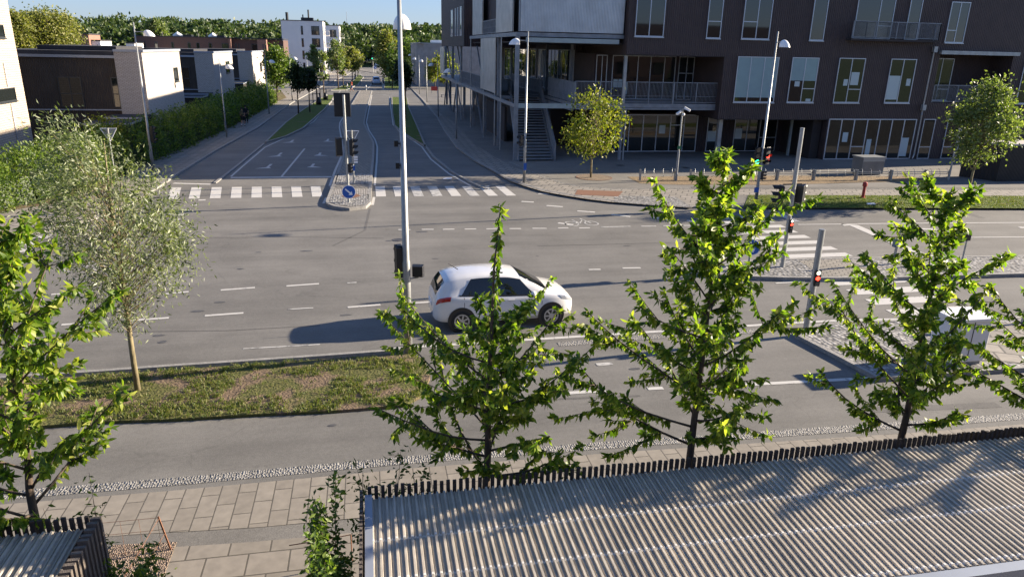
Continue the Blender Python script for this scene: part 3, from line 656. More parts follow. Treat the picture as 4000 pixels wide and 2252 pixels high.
def railing(root, pts, z0, z1, posts=1.9, bal=.1, name='railing', mat=None, mid=True):
    mb = MB()
    for (a, b) in zip(pts[:-1], pts[1:]):
        a = Vector((a[0],a[1],0)); b = Vector((b[0],b[1],0)); L_ = (b-a).length
        mb.bar(a+Vector((0,0,z1)), b+Vector((0,0,z1)), .06, .05); mb.bar(a+Vector((0,0,z0+.08)), b+Vector((0,0,z0+.08)), .04)
        n = max(1, round(L_/posts))
        for i in range(n+1): p = a.lerp(b, i/n); mb.bar(p+Vector((0,0,z0)), p+Vector((0,0,z1-.03)), .055)
        k = int(L_/bal)
        for i in range(k): p = a.lerp(b, (i+.5)/k); mb.bar(p+Vector((0,0,z0+.1)), p+Vector((0,0,z1-.03)), .018)
        if mid: mb.bar(a+Vector((0,0,z0+.5)), b+Vector((0,0,z0+.5)), .022)
    return mb.build(name, mat or m_galvd, root)

V0 = -.65
ob = thing('office_building', (7.4, V0, 0), 'dark brown clad building with steel decks, outdoor staircase and corrugated steel upper screens', 'building')
w = MB()
w.box((7.4,V0,7.3),(14.6,9,15)).box((14.6,V0,3.05),(23.4,9,15)).box((23.4,V0,0),(31.8,9,15)).box((31.8,V0,0),(38.2,9,4.3)).box((31.8,V0,7.9),(38.2,9,15)).box((31.8,1.4,4.3),(38.2,9,7.9)).box((38.2,V0,0),(60,9,15))
w.box((7.0,3.9,0),(23.4,9,3.05)).box((6.6,3.9,3.98),(14.6,9,7.3)).box((6.6,9,0),(20,51,12))
w.box((.4,.35,8.55),(7.4,9,12)).box((.4,9,8.55),(6.6,22,12)).box((-.5,23.5,7.6),(6.6,36.5,13.6)).box((.1,36.5,7.6),(6.6,51,13.6))
w.build('wall', m_brown, ob)
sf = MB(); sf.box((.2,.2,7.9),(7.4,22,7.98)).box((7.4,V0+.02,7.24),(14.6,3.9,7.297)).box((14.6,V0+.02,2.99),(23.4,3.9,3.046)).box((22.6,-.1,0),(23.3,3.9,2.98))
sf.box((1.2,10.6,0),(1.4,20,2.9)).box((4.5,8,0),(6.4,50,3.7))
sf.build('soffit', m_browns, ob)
MB().box((7.2,V0-.03,15),(60,9,15.12)).box((.2,.2,12),(7.4,22,12.12)).build('roof', m_roof, ob)
sl = MB(); sl.prism([(4.2,0),(14.9,0),(14.9,3.9),(6.6,3.9),(6.6,51),(0,51),(0,7.9),(1.3,7.9),(1.6,10.5),(4.1,10.5),(4.2,8.3)], 3.74, 3.98)
sl.build('deck', m_galvd, ob)
bm_ = MB()
bm_.box((-.05,-.12,3.66),(3.95,-.02,3.98)).build('beam', m_beam, ob)
b2 = MB(); b2.box((3.97,-.1,3.60),(14.95,.02,3.72)).box((3.97,-.06,3.74),(14.92,-.002,4.02)).box((-.12,.1,3.68),(-.01,50,3.93)).box((3.9,.1,3.5),(4.1,10.4,3.73)).box((-.1,-.02,8.28),(7.38,.3,8.54)).box((-.1,.32,8.28),(.3,22.5,8.54)).box((7.45,.1,3.4),(7.7,3.8,3.73))
b2.build('beam', m_galvd, ob)
MB().box((.55,-.2,7.93),(7.0,-.04,8.22)).build('beam', m_beam, ob)
MB().box((31.6,V0-.35,7.78),(38.4,V0-.04,8.04)).build('beam', m_galv, ob)
def column(u, v, z0, z1, s=.2, mat=None): MB().box((u-s/2, v-s/2, z0), (u+s/2, v+s/2, z1)).build('column', mat or m_galvd, ob)
column(0, 0, .09, 8.27, .26); column(7.6, -.05, .09, 3.6, .18); column(7.85,-.12,.09,3.59,.1, m_galv); column(7.6, -.05, 4.02, 7.23, .2, m_bluegrey if False else m_galv); column(15.25, .2, .09, 2.98, .3, m_galv); column(21.9, 1.6, .09, 2.98, .16, m_beam)
column(14.75,-.06,4.02,5.46,.08); column(11.3,-.06,4.02,5.5,.1)
for v in (7.75,15.5,23.2,30.8,38.4,46,50.8): column(.12+.012*v, v, .09, 3.67, .26)
for v in (7.75,15.5,30.8,38.4,46): column(.14, v, 3.99, 8.27 if v < 23 else 7.59, .24)
for v in (6.5,14.5,22.5,30.5,38.5,46.5): column(5.6, v, 3.99, 7.59 if v > 22 else 7.89, .22)
for v in (5.4,8.0,13.6,21.6,29.0): MB().tube([(-.1,v,.1),(-.1,v,8.3)], .05, 8).build('downpipe', m_galv, ob)
for v in (16.5,31.5,42):
    for a, b in (((.3,v,.1),(.3,v+4.2,3.7)),((.3,v+8,.1),(.3,v+4.6,3.7)),((.4,v,4.0),(.4,v+4.5,7.6))): MB().bar(a, b, .13).build('brace', m_galvd, ob)
# corrugated screens: real folds
def corrug_v(u0, u1, v, z0, z1, pitch, depth):
    mb = MB(); n = int((u1-u0)/pitch); pr = [(0,0),(.3,0),(.42,1),(.8,1),(.92,0)]; pts = []
    for i in range(n): pts += [(u0+(i+a)*pitch, v-b*depth) for a, b in pr]
    k = len(pts); return mb.add([(p[0],p[1],z0) for p in pts]+[(p[0],p[1],z1) for p in pts], [(i,i+1,k+i+1,k+i) for i in range(k-1)])
corrug_v(.16, 7.3, -.06, 8.6, 12, .105, .05).build('corrugated_screen', m_perf, ob)
MB().box((.1,-.03,8.6),(7.3,.3,12)).build('screen_backing', m_galvd, ob)
for (a, b, z0, z1) in ((1.3,7.8,8.6,12),(14.6,20.4,8.6,12),(7.95,15.35,4.15,8.25),(46,51,4.2,7.5)):
    MB().box((-.12,a,z0),(-.04,b,z1)).build('perforated_screen', m_perf2, ob)
# staircase
st = MB(); nst = 24; z_ = .09
for i in range(nst):
    f0 = i/nst; uL = .30+1.3*f0; v = -.25+10.7*f0; zt = .09+(3.98-.09)*(i+1)/nst
    st.box((uL, v, zt-.06), (uL+2.38, v+.47, zt))
st.build('stair', m_galvd, ob)
sr = MB()
for (u_, v_) in ((.22,1.52),(2.74,4.06)):
    a = Vector((u_,-.35,.1)); b = Vector((v_,10.5,3.95))
    sr.add([a,b,b+Vector((0,0,-.38)),a+Vector((0,.9,-.0)), a+Vector((.06,0,0)),b+Vector((.06,0,0)),b+Vector((.06,0,-.38)),a+Vector((.06,.9,0))],[(0,1,2,3),(7,6,5,4),(0,4,5,1)])
sr.build('stringer', m_galvd, ob)
rl = MB()
for (u_, v_) in ((.18,1.50),(2.80,4.10)):
    a = Vector((u_,-.35,.1)); b = Vector((v_,10.5,3.98)); H1 = Vector((0,0,1.15))
    rl.bar(a+H1, b+H1, .07, .06)
    for i in range(9): p = a.lerp(b, i/8); rl.bar(p, p+H1, .05)
    for i in range(110): p = a.lerp(b, i/110); rl.bar(p, p+H1, .018)
rl.build('stair_railing', m_galvd, ob)
railing(ob, [(4.1,-.04),(14.85,-.04)], 4.04, 5.47)
railing(ob, [(4.2,.1),(4.25,8.2)], 3.99, 5.4, bal=.07)
railing(ob, [(.02,15.5),(.02,31)], 3.99, 5.15)
railing(ob, [(1.45,10.7),(4.2,10.7)][:1]+[(1.3,8.1),(1.5,10.6)], 3.99, 5.1)
railing(ob, [(4.3,10.6),(4.4,24)], 3.99, 5.1)
railing(ob, [(-.05,8.1),(-.05,14.4)], 8.56, 9.6)
# inner glazing seen through the open decks
window(ob, 'w', 6.6, 9.3, 22, 4.05, 7.5, mull=[9.3+1.27*i for i in range(1,10)], glass=m_glassw, sill=False)
window(ob, 'w', 6.6, 23, 40, 4.05, 7.5, mull=[23+1.7*i for i in range(1,10)], glass=m_glassw, sill=False)
window(ob, 'v', 3.9, 8.0, 13.0, 4.05, 7.2, mull=[8.9,10.0,11.0,12.1], glass=m_glass, sill=False, paper=[(8.15,8.5,4.9,5.5),(8.55,8.85,4.9,5.5),(9.0,9.3,4.4,5.3)])
window(ob, 'v', 3.9, 13.25, 14.5, 4.05, 7.2, mull=[13.9], trans=[(13.25,14.5,6.0)], glass=m_glass, sill=False)
window(ob, 'v', 3.9, 6.75, 7.6, 4.05, 7.2, mull=[7.2], glass=m_glassw, sill=False)
# upper row
window(ob, 'v', V0, 7.89, 9.94, 8.46, 11.5, mull=[8.90])
window(ob, 'v', V0, 13.05, 14.1, 8.46, 11.5, trans=[(13.05,14.1,9.55)])
window(ob, 'v', V0, 15.68, 17.77, 8.48, 11.5, mull=[16.75], trans=[(15.68,16.75,9.6)])
window(ob, 'v', V0, 20.9, 22.0, 8.5, 11.5)
window(ob, 'v', V0, 24.3, 27.3, 8.7, 11.5, mull=[26.15], trans=[(26.15,27.3,9.6)], sill=False)
window(ob, 'v', V0, 28.5, 29.5, 8.7, 11.5, sill=False)
window(ob, 'v', V0, 31.9, 33.48, 8.6, 11.4, mull=[32.7], trans=[(31.9,32.7,9.45)])
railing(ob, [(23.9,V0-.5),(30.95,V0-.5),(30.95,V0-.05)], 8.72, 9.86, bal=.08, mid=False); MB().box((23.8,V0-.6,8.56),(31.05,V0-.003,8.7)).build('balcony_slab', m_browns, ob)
# middle row
window(ob, 'v', V0, 15.63, 18.78, 4.22, 7.32, mull=[16.65,17.70], blind=[(15.63,16.65,4.55,7.26),(16.65,17.70,4.55,7.26),(17.70,18.78,4.55,7.26)])
window(ob, 'v', V0, 19.82, 21.93, 4.24, 7.34, mull=[20.9], trans=[(20.9,21.93,5.2)], blind=[(19.82,20.9,5.75,7.28),(20.9,21.93,5.75,7.28)], paper=[(20.25,20.65,5.35,5.7),(21.3,21.7,4.32,4.5)])
window(ob, 'v', V0, 23.54, 25.67, 4.25, 7.37, mull=[24.6], trans=[(24.6,25.67,5.2)], paper=[(24.7,25.35,5.5,6.4),(24.15,24.5,5.45,5.9)])
window(ob, 'v', V0, 27.78, 29.9, 4.27, 7.39, mull=[28.85], paper=[(27.86,28.8,4.5,6.2),(29.35,29.7,5.5,6.0)])
window(ob, 'v', V0, 39.3, 41.4, 4.3, 7.4, mull=[40.3])
window(ob, 'v', 1.4, 33.0, 34.9, 4.35, 7.5, mull=[33.9], trans=[(33.9,34.9,5.2)])
railing(ob, [(31.9,V0+.05),(38.1,V0+.05)], 4.32, 5.58, bal=.09, mid=False)
# ground floor
gz = [8.53+1.12*i for i in range(1,6)]
window(ob, 'v', 3.9, 8.53, 15.25, .12, 2.95, mull=gz, trans=[(13.0,14.13,2.15)], glass=m_glassw, sill=False, paper=[(12.1,12.6,1.5,2.15)], fw=.07)
window(ob, 'v', 3.9, 16.1, 17.22, .12, 2.9, glass=m_glassw, sill=False, paper=[(16.2,17.0,.9,1.7)])
window(ob, 'v', 3.9, 18.4, 22.1, .12, 2.95, mull=[19.5,20.6], trans=[(20.6,22.1,1.2)], glass=m_glassw, sill=False, paper=[(18.5,19.1,1.1,1.9)])
window(ob, 'v', V0, 23.48, 30.89, .1, 3.09, mull=[24.55,25.6,26.7,27.75,28.8,29.85], trans=[(25.6,26.7,1.05)], glass=m_glassw, sill=False, paper=[(24.8,25.25,1.4,2.1),(26.9,27.3,.3,1.6),(29.9,30.5,.3,1.7)], fw=.07)
window(ob, 'v', V0, 31.5, 32.54, .1, 3.1, trans=[(31.5,32.54,1.0)], glass=m_glassw, sill=False)
window(ob, 'v', V0, 33.6, 35.0, .1, 3.1, trans=[(33.6,35.0,1.0)], glass=m_glassw, sill=False)
window(ob, 'v', V0, 37.6, 38.8, .1, 3.1, glass=m_glassw, sill=False)
dp = MB(); dp.tube([(31.13,V0-.1,8.2),(31.13,V0-.1,3.8),(31.13,V0-.1,3.6),(31.05,V0-.2,3.4),(31.13,V0-.12,3.1),(31.13,V0-.12,.5),(30.9,V0-.3,.15)], .05, 8); dp.box((31.0,V0-.25,7.9),(31.3,V0-.02,8.3)).box((31.0,V0-.25,3.75),(31.3,V0-.02,4.15)); dp.build('downpipe', m_galv, ob)
# narrow windows of the far brown volume
for x0, x1 in ((1762,1770),(1778,1782),(1787,1791),(1797,1804)):
    a = on_u(x0, 140, -.5).y; b = on_u(x1, 140, -.5).y
    window(ob, 'w', -.5, min(a,b), max(a,b), 8.6, 11.3, sill=False)

def cover(root, path, z, w_=.25, h=.22, mat=None): MB().ribbon(path, w_, z, z+h).build('flashing', mat or m_zinc, root)
# terrace houses left of the side street
def house(u1, v0, v1, H, label, wings, side_win, low_strip=True, shed=None):
    """white brick house: lit gable faces the street (u1), front in brown boards facing the junction"""
    t = thing('brick_house', (u1, v0, .1), label, 'house', 'white brick terrace houses')
    ubrick = u1-1.75; u0 = u1-8.2
    MB().box((ubrick, v0, .1), (u1, v1, H)).build('wall', m_wbrick, t); MB().box((u0-1.2, v0+.02, .1), (u0, v1, H-.1)).build('wall', m_wbrick, t)
    MB().box((u0, v0+.25, .1), (ubrick, v1-.1, H-.38)).build('board_wall', m_bwood, t)
    MB().box((u0-1.1, v0+.3, H-.3), (u1-.3, v1-.2, H+.02)).box((u0+1, v0+2.2, H+.02),(u1-2.2, v1-2, H+.32)).build('roof', m_roof, t)
    cover(t, [(ubrick,v0),(u1,v0),(u1,v1)], H, .22, .16); cover(t, [(u0,v0+.2),(ubrick-.02,v0+.2)], H-.42, .2, .17); cover(t, [(u0-1.2,v0+.02),(u0,v0+.02)], H-.08, .2, .15)
    for (a, b) in wings: window(t, 'v', v0+.25, a, b, 3.05, 5.05, mull=[(a+b)/2] if b-a > 1 else [], trans=[(a,b,3.95)], frame=m_framed, sill=False)
    for (a, b, z0, z1) in side_win: window(t, 'u', u1, a, b, z0, z1, frame=m_framed)
    MB().box((u0, v0+.1, 2.86), (ubrick, v0+.24, 2.94)).build('ledge', m_zinc, t)
    if shed:
        a, b, v_a, v_b = shed
        s_ = thing('garden_shed', (a, v_a, .1), 'black flat roofed shed in front of the '+('nearest' if v0 < 10 else 'second' if v0 < 40 else 'farthest')+' white brick house', 'shed', 'black garden sheds')
        MB().box((a, v_a, .1), (b, v_b, 2.45)).build('wall', m_kiosk, s_)
        MB().box((a-.1, v_a-.15, 2.46), (b+.05, (v_a+v_b)/2, 2.53)).box((a+.3, (v_a+v_b)/2+.05, 2.56), (b+.1, v_b, 2.66)).build('roof', m_roof, s_)
        MB().ribbon([(a-.1,v_a-.15),(b+.05,v_a-.15),(b+.05,(v_a+v_b)/2)], .05, 2.45, 2.56).ribbon([(a+.3,(v_a+v_b)/2+.02),(b+.1,(v_a+v_b)/2+.02)], .05, 2.57, 2.68).build('flashing', m_zinc, s_)
    return t
h1 = house(-24.8, 5.6, 16.2, 6.72, 'nearest white brick house with brown boarded front and sunlit gable beside the hedge', [(-30.36,-28.9),(-27.05,-26.6)], [(13.6,14.9,4.45,5.5),(14.6,15.6,1.2,2.2)], shed=(-27.2,-24.6,.2,5.3))
h2 = house(-24.8, 30, 41.1, 6.42, 'second white brick house with a tall narrow window beside the street lamp and hedge', [(-28.6,-27.2)], [(36.5,38.7,4.3,5.5)], shed=(-28.6,-25.2,25.0,29.8))
h3 = house(-24.8, 56, 68, 6.28, 'farthest white brick house beside the big round street tree', [], [(63.5,65.3,3.6,4.8)], shed=(-28.2,-25.4,51,55.8))
# tall cream brick block at the left edge
lb = thing('apartment_block', (-30.4, .7, .1), 'tall cream brick block at the left edge of the photo with small deep windows', 'building')
MB().box((-42, -12, .1), (-30.4, .7, 13)).build('wall', m_wbrickb, lb)
MB().box((-42.1,-12.1,13),(-30.3,.8,13.2)).build('roof', m_zinc, lb)
for (a, b, z0, z1) in ((-2.3,-.5,7.45,8.17),(-3.6,-.55,3.95,4.7),(-2.5,-.55,.38,1.15),(-7.5,-5,7.4,8.2),(-7.5,-5,3.95,4.7),(-2.3,-.5,10.8,11.6)): window(lb, 'u', -30.4, a, b, z0, z1, frame=m_framed)
dd = MB(); a = on_u(11,246,-30.4); b = on_u(28,340,-30.4); dd.tube([(a.x+.05,a.y,a.z),(b.x+.05,b.y,b.z)], .03, 6); a = on_u(40,405,-30.4); b = on_u(72,585,-30.4); dd.tube([(a.x+.05,a.y,a.z),(b.x+.05,b.y,b.z)], .03, 6); dd.build('downpipe', m_zinc, lb)
# white towers up the street
def tower(u0, u1, v0, v1, H, label, nfl, small=False):
    t = thing('apartment_tower', (u1, v0, 0), label, 'apartment building', 'white apartment towers')
    MB().box((u0, v0, 0), (u1, v1, H)).build('wall', m_white, t)
    MB().box((u0-.08, v0-.08, H), (u1+.08, v1+.08, H+.16)).build('roof', m_roof, t)
    e = MB()
    if not small: MB().tube([(-28.8,v0+2,H+.1),(-28.8,v0+2,H+2.0)],.35,10).build('chimney', m_black, t); e.box((-25.5,v0+3,H+.16),(-22.5,v0+6,H+.9)).tube([(-23.6,v0+3.2,H+.9),(-23.6,v0+3.2,H+2.8)],.2,10).tube([(-25.0,v0+3.2,H+.9),(-25.0,v0+3.2,H+1.6)],.15,8).build('chimney', m_black, t)
    W_ = u1-u0
    for k in range(nfl):
        z = H-3.3-k*2.95*(1 if not small else 1)
        if z < .3: z = .4
        window(t, 'v', v0, u1-2.85*(W_/10), u1-.9*(W_/10), z, z+2.15, mull=[u1-2.3*(W_/10)], frame=m_framed, sill=False, fw=.12)
        if not small: window(t, 'v', v0, u1-5.45, u1-4.95, z, z+2.1, frame=m_framed, sill=False, fw=.1)
        for j, a in enumerate((.12,.28,.5,.78)): window(t, 'u', u1, v0+(v1-v0)*a, v0+(v1-v0)*a+.5, z, z+2.1, frame=m_framed, sill=False, fw=.1)
        bl = MB(); bl.box((u1+.002, v0+(v1-v0)*.58, z-.1), (u1+1.2, v0+(v1-v0)*.74, z+.02)); railing(t, [(u1+.05,v0+(v1-v0)*.58),(u1+1.15,v0+(v1-v0)*.58),(u1+1.15,v0+(v1-v0)*.74)], z+.02, z+1.1, bal=.5, mid=False, name='balcony_railing', mat=m_white); bl.build('balcony_slab', m_white, t)
    return t
tower(-30.2, -20.0, 150, 161, 12.95, 'nearer white apartment tower with chimneys and a shaded blue looking end wall', 5)
tower(-26.6, -17.1, 185, 199, 12.8, 'farther white apartment tower half hidden behind the nearer tower', 4, small=True)
# brick terraces far left
tb = thing('brick_terrace', on_v(525,145,120), 'long low dark red brick terrace with flat roof behind the white brick houses', 'building')
def tx(x, v=120): return on_v(x, 160, v).x
zt = on_v(800,150,120).z
tb.location = (tx(525), 120, 0)
MB().box((tx(525),120,0),(tx(895),131,zt+.1)).box((tx(905),120.6,0),(tx(1008),131,zt)).box((tx(1045),120.6,0),(tx(1105),131,zt-.05)).build('wall', m_dbrick, tb)
MB().box((tx(896),119,0),(tx(904),131,zt)).box((tx(1009),118,0),(tx(1044),131,zt)).build('lit_wall', m_rbrick, tb)  # sunlight on these ends is painted in with a brighter, redder brick
MB().box((tx(522),119.9,zt+.1),(tx(1107),131,zt+.28)).build('roof', m_roof, tb)
for x0, x1 in ((540,568),(602,615),(667,678),(731,744),(765,778),(813,826),(864,890),(917,923),(929,934),(981,1004),(1024,1028),(1034,1038),(1049,1071),(1090,1100)):
    lo = 118 if 1009 < x0 < 1044 else (120.6 if x0 > 900 else 120)
    window(tb, 'v', lo, tx(x0,lo), tx(x1,lo), zt-2.6, zt-.9, frame=m_framed, sill=False, fw=.09)
sk = MB()
for x in (679,820): sk.tube([(tx(x)-.9,124,zt+.3),(tx(x),124,zt+.75),(tx(x)+.9,124,zt+.3)],[.3,.5,.3],8)
sk.build('skylight', m_hood, tb)
ch = MB()
for x in (618,660,760,795,836,933,950): ch.tube([(tx(x),124,zt+.2),(tx(x),124,zt+1.0)],.12,6)
ch.box((tx(705),123,zt+.28),(tx(738),125,zt+.7)).box((tx(838),123,zt+.28),(tx(868),125,zt+.65)); ch.build('chimney', m_black, tb)
def smallbox(name, x0, x1, ytop, v, mat, label, wins=(), d=6):
    a = on_v(x0, ytop, v); b = on_v(x1, ytop, v); t = thing(name, (a.x, v, 0), label, 'building')
    MB().box((a.x,v,0),(b.x,v+d,a.z)).build('wall', mat, t); MB().box((a.x-.1,v-.1,a.z),(b.x+.1,v+d,a.z+.2)).build('roof', m_roof, t)
    for (c_, e_, y0, y1) in wins:
        p = on_v(c_, y0, v); q_ = on_v(e_, y1, v); window(t, 'v', v, p.x, q_.x, q_.z, p.z, frame=m_framed, sill=False, fw=.06)
    return t
smallbox('brick_building', 270, 344, 134, 95, m_rbrick, 'orange brick house end beside the big yellow willows', [(300,305,151,172),(322,328,151,178)])
smallbox('white_building', 346, 391, 160, 96, m_white, 'small white house end right of the orange brick house', [(380,382,175,187)])
smallbox('white_building', 491, 525, 170, 110, m_white, 'small white building left of the long dark brick terrace', [(500,515,181,198)])
# grey building right of the side street
gb = thing('panel_building', (1.4, 98, 0), 'grey panel clad building beside the side street behind the lamp posts', 'building')
MB().box((1.4,98,0),(30,118,8.05)).build('wall', m_gwall, gb); MB().prism([(.1,118),(.1,100.5),(1.39,98),(1.39,118)], 0, 8.05).build('side_wall', m_gwall, gb)
MB().box((.0,97.9,8.06),(30,118,8.2)).build('roof', m_zinc, gb); MB().box((3.2,101,8.25),(5.6,104,8.75)).build('skylight', m_hood, gb)
window(gb, 'v', 98, 4.4, 6.4, .9, 1.6, frame=m_framed)
# black kiosk at the right edge
kq = [at(3745,688,.1), at(3890,708,.1), at(4700,700,.1)]
kt = on_v(3870,560,kq[1].y).z
ks = thing('bin_store', (kq[1].x, kq[1].y, .1), 'black boarded bin store with pale flat roof at the right edge of the plaza', 'shed')
A_, B_, C_ = [Vector((p.x,p.y)) for p in kq]; D_ = A_+(C_-B_)
MB().prism([A_,B_,C_,D_], .1, 2.35).build('wall', m_kiosk, ks); MB().prism([A_+Vector((-.05,0)),B_+Vector((-.03,-.06)),C_,D_+Vector((0,.1))], 2.36, 2.46).build('roof', m_kroof, ks)

# ================================================================== STREET FURNITURE
def projy(P):
    v = Vector(P)-CAM; z = v.dot(CF); return CX+F_PX*v.dot(CR)/z, CY-F_PX*v.dot(CU)/z
def zrow(P, y):
    lo, hi = 0, 40
    for _ in range(40):
        m_ = (lo+hi)/2
        if projy((P.x, P.y, m_))[1] > y: lo = m_
        else: hi = m_
    return lo
def dome(mb, c, f, L_=.6, W_=.42, H_=.34):
    """lamp shade: flat bottomed helmet, high at the pole side and sloping to the front"""
    f = Vector(f).normalized(); s = Vector((-f.y, f.x, 0)); c = Vector(c); n, k = 7, 18; vs = []; fs = []
    for i in range(n):
        t = i/(n-1)*math.pi/2; rr = math.cos(t); z = math.sin(t)*H_
        for j in range(k):
            a = 2*math.pi*j/k; vs.append(c+f*(math.cos(a)*rr*L_/2-.10*math.sin(t))+s*(math.sin(a)*rr*W_/2)+Vector((0,0,z)))
    for i in range(n-1):
        for j in range(k): fs.append((i*k+j, i*k+(j+1)%k, (i+1)*k+(j+1)%k, (i+1)*k+j))
    return mb.add(vs, fs)
def lamp(base, H, za, f, label, arm=.42, r=.085, double=False, z0=.09):
    t = thing('street_lamp', (base[0], base[1], z0), label, 'street lamp', 'street lamps with white dome shades')
    b = Vector((base[0], base[1], 0)); f = Vector((f[0], f[1], 0)).normalized()
    MB().tube([b+Vector((0,0,z0)), b+Vector((0,0,z0+2.4)), b+Vector((0,0,z0+2.45)), b+Vector((0,0,H))], [r,r*.96,r*.82,r*.42], 12).build('pole', m_galv, t, smooth=True)
    MB().box((b.x-r*1.02,b.y-r*1.04,z0+.7),(b.x+r*.3,b.y-r*.6,z0+1.25)).build('access_door', m_galvd, t)
    for ff in ([f, -f] if double else [f]):
        MB().tube([b+ff*.03+Vector((0,0,za)), b+ff*(arm+.12)+Vector((0,0,za+.02))], .022, 8).build('arm', m_galv, t)
        c = b+ff*(arm+.33)+Vector((0,0,za-.22))
        mb = MB(); dome(mb, c, ff); o = mb.build('lamp_shade', m_hood, t, smooth=True)
        MB().tube([c+Vector((0,0,.01)), c+Vector((0,0,.03))], .19, 16).build('diffuser', m_diff, o)
    return t
def signal(root, c, f, n=3, w_=.3, h_=.92, lit=None, back=.17, visor=.17, mats=None):
    """signal head: c = centre of the housing, f = direction the lenses face"""
    f = Vector((f[0], f[1], 0)).normalized(); s = Vector((-f.y, f.x, 0)); c = Vector(c); Z_ = Vector((0,0,1))
    mb = MB(); a = c-f*back/2; b = c+f*back/2
    vs = [p+s*x*w_/2+Z_*y*h_/2 for p, q in ((a,.86),(b,1)) for x, y in ((-q,-q),(q,-q),(q,q),(-q,q))]
    mb.add(vs, [(0,3,2,1),(4,5,6,7),(0,1,5,4),(1,2,6,5),(2,3,7,6),(3,0,4,7)])
    o = mb.build('signal_head', m_black, root, bevel=.012)
    for i in range(n):
        z = h_*(.5-(i+.5)/n); cc = b+Z_*z; rr = min(w_*.36, h_/n*.38)
        m_l = (lit or {}).get(i, m_lensoff)
        MB().tube([cc-f*.01, cc+f*.012], rr, 14).build('lens', m_l, o)
        if visor:
            vm_ = MB(); k = 9; vv = []
            for d_ in (0, visor):
                for j in range(k):
                    th = math.pi*(-.1+1.2*j/(k-1)); vv.append(cc+f*(d_*(.75+.25*math.sin(th)))+s*math.cos(th)*rr*1.12+Z_*math.sin(th)*rr*1.12)
            vm_.add(vv, [(j,j+1,k+j+1,k+j) for j in range(k-1)]); vm_.build('visor', m_black, o)
    return o
def pole_thing(name, base, H, label, cat, r=.06, group=None, z0=.1, mat=None, cap=True):
    t = thing(name, (base.x, base.y, z0), label, cat, group)
    MB().tube([(base.x,base.y,z0),(base.x,base.y,H)], [r, r*.95], 12).build('pole', mat or m_galv, t, smooth=False)
    return t
def round_sign(root, c, f, r, ang, name='sign_plate'):
    f = Vector((f[0],f[1],0)).normalized(); s = Vector((-f.y,f.x,0)); c = Vector(c); Z_ = Vector((0,0,1))
    o = MB().tube([c-f*.015, c], r, 28).build(name, m_wsign, root)
    MB().tube([c+f*.001, c+f*.006], r*.93, 28).build('blue_face', m_blue, o)
    d = (s*math.cos(ang)+Z_*math.sin(ang)).normalized(); e = f.cross(d).normalized(); q = c+f*.008
    w0 = r*.11; tip = q+d*r*.72; nk = q+d*r*.25; tl = q-d*r*.68
    pts = [tl+e*w0, nk+e*w0, nk+e*r*.38-d*0, tip, nk-e*r*.38, nk-e*w0, tl-e*w0]
    MB().add(pts, [(0,1,5,6),(2,3,4),(1,2,4,5)]).build('arrow', m_wsign, o)
    return o
def tri_sign(root, top_z, P, w_, f, h_=None):
    """back of an inverted triangular sign"""
    f = Vector((f[0],f[1],0)).normalized(); s = Vector((-f.y,f.x,0)); h_ = h_ or w_*.87; c = Vector((P.x,P.y,top_z))+f*.08; Z_ = Vector((0,0,1))
    a, b, d = c-s*w_/2, c+s*w_/2, c-Z_*h_
    k = .012; o = MB().add([a+f*k,b+f*k,d+f*k,a-f*k,b-f*k,d-f*k],[(0,2,1),(3,4,5),(0,1,4,3),(1,2,5,4),(2,0,3,5)]).build('sign_plate', m_galvd, root)
    e = MB().bar(a, b, .035).bar(b, d, .035).bar(d, a, .035); e.build('rim', m_wsign, o)
    return o

# --- lamps
lamp(at(1595,1375,.07), 8.95, 8.08, (.12,1), 'tall lamp post at the planting bed end, cut by the top of the photo', r=.105, z0=.07)
lamps_l = [((600,668),8.45,'left lamp post before the nearest white brick house, with signal heads'),((886,535),6.2,'second lamp post along the left pavement, beside the walkers'),
 ((1052,445),6.2,'lamp post beside the hedge end and third brick house'),((1142,393),6.2,'lamp post standing left of the two dark street trees'),]
for (p, H, lb_) in lamps_l:
    q = at(*p, .09); lamp(q, H, H-.52, (1,.05), lb_, r=.085 if H > 7 else .065)
for v, u, lb_ in ((78.5,-19.3,'lamp post in front of the nearer white tower, left side of the side street'),(99.5,-18.6,'slim lamp post among the silver saplings'),(120.5,-18.0,'distant lamp post at the foot of the nearer white tower')):
    lamp((u,v), 6.2, 5.7, (1,.05), lb_, r=.06)
for p, lb_ in (((1783,542),'lamp post nearest the steel deck on the right pavement of the side street'),((1712,455),'second lamp post from the deck on the right pavement, arm reaching left'),((1668,400),'third lamp post from the deck on the right pavement, in front of the grey building'),((1639,368),'fourth lamp post on the right pavement, at the corner of the grey building')):
    q = at(*p, .09); lamp(q, 6.2, 5.7, (-1,.05), lb_, r=.065)
q = at(1617,330,.09); lamp(q, 6.2, 5.9, (-1,0), 'twin headed lamp post far up the side street on the right', r=.06, double=True)
stair_lamp = lamp(at(2047,713,.09), 8.4, 7.92, (-1,.12), 'lamp post in front of the outdoor staircase, with one signal head')
right_lamp = lamp(at(2950,804,.09), 8.54, 8.05, (.12,-1), 'lamp post in front of the dark office building carrying a red and a green signal', arm=.3)
main_lamp = [o for o in col.objects if o.get('label','').startswith('tall lamp')][0]
left_lamp = [o for o in col.objects if o.get('label','').startswith('left lamp post before')][0]
